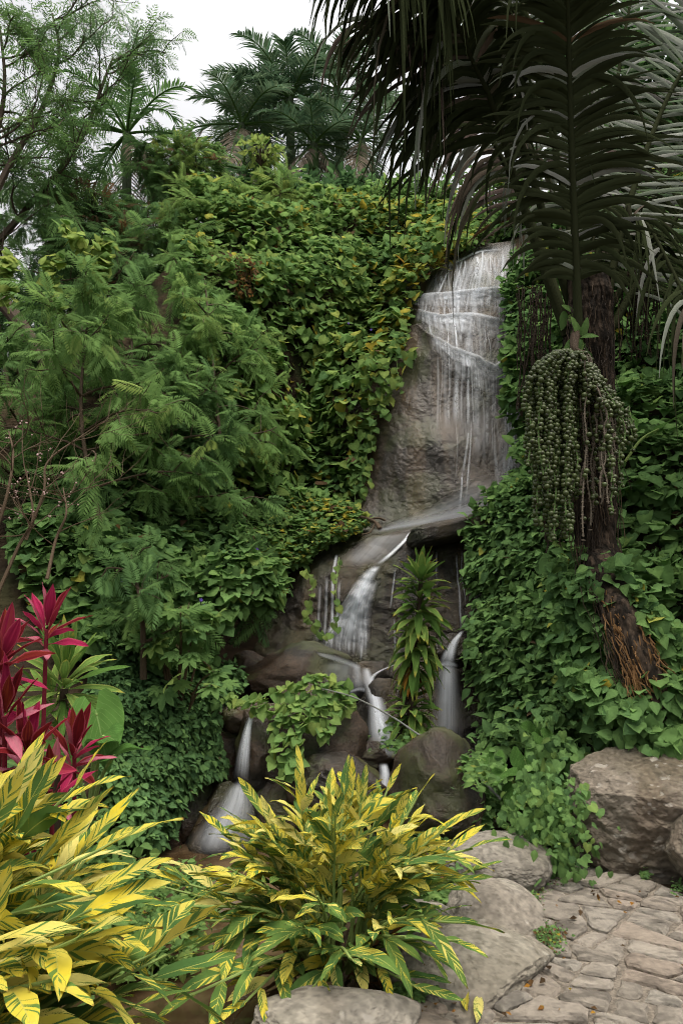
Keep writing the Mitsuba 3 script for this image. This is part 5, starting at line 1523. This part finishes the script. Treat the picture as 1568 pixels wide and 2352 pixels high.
k0 = thing('green_dracaena', 'bright green strap-leaved dracaena behind the red cordylines', 'plant')
c = P(150, 1545, 4.4)
rosette(k0, c, (.15, -.25, 1), 46, .46, .066, 'dracaena_leaf', 701, (1.45, -.45), (.15, .45), .20, kbase=400)
rosette(k0, c - [.12, -.1, .16], (-.25, -.1, 1), 22, .40, .06, 'dracaena_leaf', 702, (1.2, -.5), (.2, .5), .16, kbase=460)
m, u = join([tube(np.array([c - [0, -.05, 1.2], c - [0, 0, .6], c - [0, 0, .1]]), .025, 8, (6.6, .8))]); part(k0, 'stem', m, 'twig', uv=u)

k0 = thing('tall_dracaena', 'tall shaggy dracaena standing on the rocks in front of the middle rock wall', 'plant')
st = spline(Ps([(938, 1725, 7.0), (944, 1640, 7.0), (950, 1520, 7.0), (962, 1400, 7.0), (966, 1318, 7.0)]), 60)
m, u = join([tube(st, np.interp(np.linspace(0, 1, 60), [0, .3, 1], [.05, .04, .022]), 9, (6.7, 1.0))]); part(k0, 'stem', m, 'twig', uv=u, smooth=True)
m, u = join([tube(spline(Ps([(912, 1722, 6.95), (922, 1660, 6.98), (936, 1590, 7.0)]), 12), .02, 7, (6.9, .8))]); part(k0, 'stem', m, 'twig', uv=u)
rosette(k0, st[-1], (.05, -.1, 1), 40, .36, .078, 'dracaena_leaf', 711, (1.45, -.2), (.10, .35), .16, kbase=500)
for j, (t, n, L, dr_) in enumerate([(.86, 22, .34, .6), (.76, 20, .33, .75), (.66, 22, .33, .85), (.57, 20, .31, .9), (.36, 18, .28, .5), (.30, 20, .30, .75), (.22, 18, .30, .9)]):
    rosette(k0, st[int(t * 59)], (.03, -.05, 1), n + 6, L * 1.12, .082, 'dracaena_leaf', 720 + j, (.75, -.65), (dr_ * .5, dr_), .22, kbase=540 + 30 * j)
r = np.random.default_rng(73)
for j in range(20):
    q = st[int(r.uniform(.42, .50) * 59)]; a = r.uniform(0, 6.28)
    b = blade(q, [math.cos(a) * .6, math.sin(a) * .6 - .2, -.6], np.array([math.cos(a), math.sin(a), .3]), r.uniform(.16, .26), .05, 0, .4, r, 8, .5, PROF_C)
    part(k0, 'dead_leaf', (b[0], b[1]), 'leaf', uv=np.tile([r.choice([5.0, 5.4, 6.0, 6.6, 4.8]), r.uniform(.8, 1.2)], (len(b[0]), 1)), smooth=True, label='withered orange and brown leaf' if j == 0 else None)


# ---------------------------------------------------------------- big-leaved plants
def ear_col(p, n, uv):
    k = dr.floor(uv.y); t = uv.y - k; s = uv.x
    ve = dr.abs(dr.sin((t * 1.0 - dr.abs(s) * .55) * 26))
    vein = smoothstep(.25, .0, ve) * smoothstep(.0, .12, dr.abs(s)) * .45 + smoothstep(.05, .0, dr.abs(s)) * .7
    h = mikit.cell_rand(k, 3, 3)
    c = mix((.055, .130, .030), (.090, .190, .045), h) * (.85 + .3 * noise(s * 5, t * 5, k))
    return mix(c, mi.Color3f(.20, .30, .11), vein)


scene['ear_leaf'] = {'type': 'principledthin', 'base_color': proc(ear_col), 'roughness': .34, 'diff_trans': .5, 'eta': 1.45}
PROF_E = ([0, .02, .08, .2, .35, .6, .85, .95, 1], [.55, .75, .92, 1, .97, .72, .28, .10, 0])


def ear(key, base, q, d, nrm, L, w, kid, r, droop=.15):
    d = unit(np.array(d, float))
    b = blade(np.array(q) - d * L * .22, d, unit(np.array(nrm, float)), L, w, kid, droop, r, 14, .18, PROF_E)
    v = b[0].reshape(14, 5, 3)
    # basal lobes reach back behind the stalk
    v[0, [0, 1, 3, 4]] -= d * L * .10; v[0, 2] += d * L * .16; v[1, 2] += d * L * .12; v[2, 2] += d * L * .06
    part(key, 'leaf', (v.reshape(-1, 3), b[1]), 'ear_leaf', uv=b[2], smooth=True)
    m, u = join([tube(spline([base, (np.array(base) + q) / 2 + [0, 0, .06], q], 12), np.linspace(.014, .008, 12), 7, (2.4, .9))]); part(key, 'stalk', m, 'twig', uv=u)


r = np.random.default_rng(81)
k0 = thing('elephant_ear', 'elephant ear plant with large upright leaves behind the rightmost red cordyline', 'plant')
b0 = P(205, 1880, 4.2)
ear(k0, b0, P(222, 1640, 4.1), (.12, -.1, -.25), (.35, -1, .35), .40, .30, 1, r)
ear(k0, b0, P(238, 1690, 4.0), (.25, -.3, .05), (.0, -.6, 1), .30, .22, 2, r)
ear(k0, b0, P(262, 1735, 3.9), (.8, -.2, .35), (-.2, -.3, 1), .32, .20, 3, r)
ear(k0, b0, P(150, 1730, 4.2), (-.3, -.4, .2), (0, -.7, 1), .30, .22, 4, r)
k0 = thing('elephant_ear', 'glossy elephant ear plant by the pool between the rusty boulder and the big tan boulder', 'plant')
b0 = P(1215, 1880, 6.0)
for px, py, d, dd, nr, L, w in [(1132, 1745, 5.9, (-.35, -.3, -.8), (-.3, -1, .4), .30, .20), (1205, 1745, 5.9, (.1, -.4, -.75), (0, -1, .6), .34, .26), (1180, 1820, 5.75, (-.2, -.35, -.8), (-.4, -.9, .5), .25, .18), (1160, 1770, 5.8, (-.5, -.5, -.2), (0, -.6, 1), .26, .2), (1250, 1700, 5.9, (.3, -.4, -.5), (.1, -.8, .7), .30, .22), (1225, 1690, 6.1, (-.3, -.3, .3), (-.3, -.8, .6), .36, .22), (1300, 1720, 5.9, (.4, -.4, -.4), (.1, -.8, .7), .28, .2)]:
    ear(k0, b0, P(px, py, d), dd, nr, L, w, 10 + px % 40, r)
k0 = thing('elephant_ear', 'single elephant ear leaf on a long pale stalk right of the fruit', 'plant')
ear(k0, P(1435, 1060, 6.4), P(1512, 985, 6.35), (.72, -.25, .48), (-.3, -.2, 1), .40, .17, 61, r, .05)
ear(k0, P(1440, 950, 6.6), P(1448, 960, 6.5), (.1, -.4, -.6), (.3, -1, .3), .20, .14, 62, r)
k0 = thing('fern', 'glossy dark split-leaved plants under the creeper by the right cascade', 'plant')
for j in range(26):
    c = P(1150 + r.uniform(0, 190), 1670 + r.uniform(-20, 60), 6.3 + r.uniform(-.2, .3))
    b = place(PALMATE, [c], [unit(r.normal(0, 1, 3) + [0, -.6, .2])], [unit(np.array([0, -.6, 1]) + r.normal(0, .2, 3))], r.uniform(.16, .26), 1, r.uniform(1.0, 1.9), 1.0, seed=j)[0]
    part(k0, 'leaf', (b.V[0], b.F), 'leaf_gloss', uv=b.UV[0], smooth=True)

k0 = thing('palmate_shrub', 'shrub with pale seven-lobed leaves left of the dark cave', 'shrub')
base = P(400, 1720, 7.0); lines = []
for j in range(17):
    a = (r.uniform(330, 490), r.uniform(1370, 1590), r.uniform(6.35, 6.8))
    q = P(*a)
    lines.append((spline([base, (base + q) / 2 + [0, .1, .2], q], 10), np.linspace(.018, .006, 10)))
    for i in range(5):
        d = unit(r.normal(0, 1, 3) * [1, .6, .5] + [0, -.5, -.15])
        c = q + d * r.uniform(.03, .16)
        b = place(PALMATE, [c], [d], [unit(np.array([0, -.7, 1]) + r.normal(0, .25, 3))], r.uniform(.15, .30), 1, np.clip(r.normal(1.9, .35), 1, 3), r.uniform(.9, 1.25), seed=j * 5 + i)[0]
        part(k0, 'leaf', (b.V[0], b.F), 'leaf', uv=b.UV[0], smooth=True)
m, u = stems_mesh(lines, 5, 6.2); part(k0, 'stem', m, 'twig', uv=u)
for lab, a, n, sz, kk, tm in [('leafy weed with lobed dull leaves draping toward the pale rock from the right bank', (1290, 1780, 5.75), 600, (.045, .10), 1.6, HEART + OVATE),
                              ('heart-leaved weed hanging between the pale path rock and the big tan boulder', (1258, 1905, 4.95), 800, (.03, .07), 1.6, HEART + OVATE)]:
    k0 = thing('creeping_weed', lab, 'plant')
    p = P(*a) + r.normal(0, 1, (n, 3)) * [.14, .14, .17]
    emit(k0, place(tm, p, unit(r.normal(0, .5, (n, 3)) + [-.1, -.5, -.6]), unit(r.normal(0, .35, (n, 3)) + [-.2, -.7, .9]), r.uniform(*sz, n), 1, np.clip(r.normal(kk, .35, n), .6, 3), r.uniform(.85, 1.25, n)), 'leaf', 150)

# ---------------------------------------------------------------- bare blossom tree
k0 = thing('blossom_tree', 'bare twiggy tree with sparse pink blossom at the left edge', 'tree')
r = np.random.default_rng(95)
lines, tips = [], []
for pts, rad in [([(-30, 1420, 4.9), (40, 1260, 5.0), (75, 1190, 5.0), (60, 1080, 5.1)], .016), ([(108, 1330, 4.9), (128, 1240, 5.0), (152, 1180, 5.0), (145, 1120, 5.1)], .014), ([(-40, 1300, 5), (10, 1160, 5), (30, 1050, 5.1), (20, 990, 5.2)], .016), ([(60, 1240, 5), (100, 1130, 5.05), (110, 1060, 5.1), (190, 1000, 5.2), (236, 968, 5.2)], .012)]:
    c = spline(Ps(pts), 30); lines.append((c, np.linspace(rad, rad * .35, 30)))
    for j in range(9):
        i = r.integers(8, 29)
        grow(c[i], unit(r.normal(0, 1, 3) * [1, .5, .5] + [0, -.1, .9]), r.uniform(.3, .65), rad * .3, 1, r, lines, tips, .6, (3, 6), .5, .12, 0, .2)
m, u = stems_mesh(lines, 5, 6.5, 1.3); part(k0, 'trunk', m, 'twig', uv=u)
it = []
ic = trimesh.creation.icosphere(subdivisions=0)
for p, d in tips:
    for q in p[r.integers(0, len(p), 1 if r.random() < .7 else 2)]:
        for _ in range(r.integers(1, 4)):
            v = np.array(ic.vertices) * r.uniform(.005, .009) + q + r.normal(0, .010, 3)
            it.append((v, np.array(ic.faces), np.tile([16.0, r.uniform(.6, 1.0)], (len(v), 1))))
m, u = join(it[:110]); part(k0, 'blossom', m, 'twig', uv=u, stuff=True)

# ---------------------------------------------------------------- branch, driftwood, litter
k0 = thing('fallen_branch', 'pale bare branch lying across the rocks below the tall dracaena', 'branch')
m, u = join([tube(spline(Ps([(740, 1585, 6.7), (815, 1606, 6.6), (900, 1650, 6.5), (960, 1690, 6.4), (1040, 1740, 6.1), (1100, 1790, 5.85), (1150, 1840, 5.8)]) + np.array([0, 0, .012]), 40), np.linspace(.006, .012, 40) * (1 + .25 * np.sin(np.arange(40) * 2.3)), 7, (11.0, .6))])
part(k0, 'wood', m, 'twig', uv=u)
k0 = thing('driftwood', 'forked dead branch lying on the ledge at the left foot of the upper waterfall', 'branch')
m, u = join([tube(spline(Ps([(812, 1185, 10.4), (840, 1190, 10.35), (862, 1200, 10.3), (872, 1215, 10.2)]), 14), np.linspace(.02, .035, 14), 7, (6.5, 1.0)), tube(spline(Ps([(848, 1192, 10.35), (870, 1190, 10.3), (885, 1196, 10.3)]), 8), .016, 6, (6.5, 1.0)), tube(spline(Ps([(862, 1200, 10.3), (850, 1222, 10.2), (830, 1228, 10.1)]), 8), .014, 6, (6.5, 1.0))])
part(k0, 'wood', m, 'twig', uv=u)
k0 = thing('fallen_stalk', 'withered yellow ginger stalk lying on the flagstones at the foot of the clump', 'dead leaf')
pts = spline([G(960, 2225, .02), G(1010, 2245, .03), G(1060, 2270, .02), G(1100, 2292, .02)], 20)
m, u = join([tube(pts, .008, 6, (4.4, .9))]); part(k0, 'stem', m, 'twig', uv=u)
for t, s in ((3, 1), (7, -1), (10, 1), (13, -1), (17, 1), (19, -1)):
    d = unit(pts[min(19, t + 1)] - pts[t - 1] + [0, .03 * s, 0]); d = unit(d + np.array([-d[1], d[0], 0]) * .5 * s + [0, 0, .06])
    b = blade(pts[t] + [0, 0, .008], d, np.array([0, -.2, 1]), r.uniform(.14, .24), .045, t + 2, .06, r, 8, .4)
    part(k0, 'leaf', (b[0], b[1]), 'ginger_leaf', uv=b[2], smooth=True)
k0 = thing('fallen_leaf', 'single yellow heart-shaped leaf lying on the flagstones', 'dead leaf')
b = place(HEART[3:4], [G(1108, 2262, .03)], [[-.2, .9, .25]], [[.1, -.5, 1]], .13, 1, 3.9, .8)[0]
add(k0, (b.V[0], b.F), 'leaf', uv=b.UV[0], smooth=True)
k0 = thing('fallen_leaf', 'curled brown dead leaf stalk on the flagstones right of the yellow leaf', 'dead leaf')
m, u = join([tube(spline([G(1085, 2225, .02), G(1120, 2232, .04), G(1165, 2250, .015)], 10), .006, 5, (5.6, 1.0)), tube(spline([G(1120, 2232, .04), G(1145, 2238, .05), G(1150, 2215, .05)], 8), .004, 5, (5.6, 1.0))])
add(k0, m, 'twig', uv=u)


# ---------------------------------------------------------------- low growth
def patch(lab, spots, n, sz, kf, tm, z, cat='weeds', name='weeds', tilt=.5, seed=1, rise=.05, kind='stuff', bsdf='leaf', nz=None):
    key = thing(name, lab, cat, kind=kind)
    r = np.random.default_rng(seed)
    pos = []
    for j in range(n):
        a, b, ra, rb = spots[r.integers(0, len(spots))]
        q = G(a + r.normal(0, ra), b + r.normal(0, rb), z)
        q[2] = (float(ground_z(q[None, 0], q[None, 1])[0]) if nz is None else nz) + abs(r.normal(0, rise)) + .01
        pos.append(q)
    pos = np.array(pos)
    k, br = kf(pos, r, r.random(n))
    ba = place(tm, pos, unit(r.normal(0, 1, (n, 3)) * [1, 1, .3] + [0, -.2, .1]), unit(r.normal(0, tilt, (n, 3)) + [0, -.35, 1]), r.uniform(*sz, n), 1, k, br, seed=seed)
    V, F, U, m = [], [], [], 0
    for b in ba:
        nv = b.V.shape[1]; V.append(b.V.reshape(-1, 3)); U.append(b.UV.reshape(-1, 2)); F.append((b.F[None] + (np.arange(len(b.V)) * nv)[:, None, None]).reshape(-1, 3) + m); m += nv * len(b.V)
    add(key, (np.vstack(V), np.vstack(F)), bsdf, uv=np.vstack(U))


patch('pale green bank plants along the far side of the stream', [(330, 2060, 60, 40), (390, 2090, 40, 40), (300, 2150, 60, 30), (430, 2020, 30, 20), (240, 2040, 80, 60), (340, 2150, 40, 15)], 4400, (.025, .075), greens(1.9, .6, .03, .03), OVATE + SMALLOV, -.15, seed=31, rise=.05, name='bank_weeds', nz=-.26)
patch('low green creepers between the ginger clump and the pale path rocks', [(1000, 1985, 60, 20), (960, 2040, 50, 30), (1040, 1955, 50, 15), (1120, 1915, 50, 8), (1000, 2090, 60, 15), (930, 2110, 40, 30), (1180, 1905, 30, 8)], 3000, (.03, .085), greens(1.7, .5, .05, .10), HEART + SMALLOV, -.05, seed=32, rise=.07, name='bank_weeds')
patch('clover-like tuft at the foot of the kerb rock on the flagstones', [(905, 2310, 22, 10), (935, 2295, 25, 8), (900, 2330, 14, 8)], 420, (.016, .032), greens(1.5, .4), HEART[:3], .0, seed=33, rise=.02, nz=.0)
patch('moss and small weeds in the gap between the flagstones and the rounded grey rocks', [(1225, 2085, 10, 18), (1205, 2110, 14, 14), (1268, 2165, 16, 14), (1250, 2150, 12, 8), (1230, 2040, 22, 8)], 1400, (.010, .026), greens(1.7, .5, .05, .2), SMALLOV, .0, seed=34, rise=.012, nz=.0)
patch('tiny weeds by the foot of the big tan boulder', [(1482, 2020, 5, 4), (1560, 2045, 10, 10), (1300, 2000, 30, 4)], 240, (.012, .03), greens(1.7, .5), SMALLOV, .0, seed=35, rise=.02, nz=.0)
patch('dry leaf litter and dead grass at the far edge of the flagstones', [(1210, 2015, 20, 8), (1180, 2020, 25, 6), (1000, 2050, 50, 25), (860, 2240, 60, 15), (830, 2250, 50, 12), (760, 2255, 40, 10)], 1100, (.03, .10), lambda p, r, l: (r.uniform(5.6, 6.8, len(p)), r.uniform(.7, 1.5, len(p))), SMALLOV, .0, seed=36, rise=.03, name='leaf_litter', cat='leaf litter')
patch('low leafy cover on the shaded bank behind the left ginger clump', [(150, 1900, 90, 90), (60, 2000, 90, 90), (250, 1950, 50, 40), (40, 1750, 60, 90)], 2600, (.06, .14), greens(1.5, .5), OVATE, .0, seed=37, rise=.25, name='bank_weeds')
patch('small leafy plants around the foot of the tall dracaena', [(940, 1705, 32, 8), (965, 1690, 22, 8), (905, 1715, 20, 8), (1100, 1790, 20, 20), (1080, 1770, 12, 12)], 420, (.04, .09), greens(1.7, .5, .05), OVATE, .52, seed=38, rise=.08, nz=.50)
patch('creeping plants at the waterline right of the rusty boulder', [(1110, 1850, 25, 12), (1100, 1880, 15, 10), (1190, 1860, 30, 10), (1140, 1830, 20, 12)], 700, (.04, .10), greens(1.5, .5, .03), OVATE + HEART[:2], .1, seed=39, rise=.12, nz=.05)
patch('small dry leaves scattered over the flagstones', [(1350, 2150, 120, 70), (1200, 2260, 120, 40), (1450, 2080, 80, 25), (1150, 2320, 150, 20)], 46, (.015, .045), lambda p, r, l: (r.uniform(4.4, 6.8, len(p)), r.uniform(.6, 1.2, len(p))), SMALLOV, .0, seed=40, rise=.004, name='leaf_litter', cat='leaf litter', tilt=.2, nz=.008)
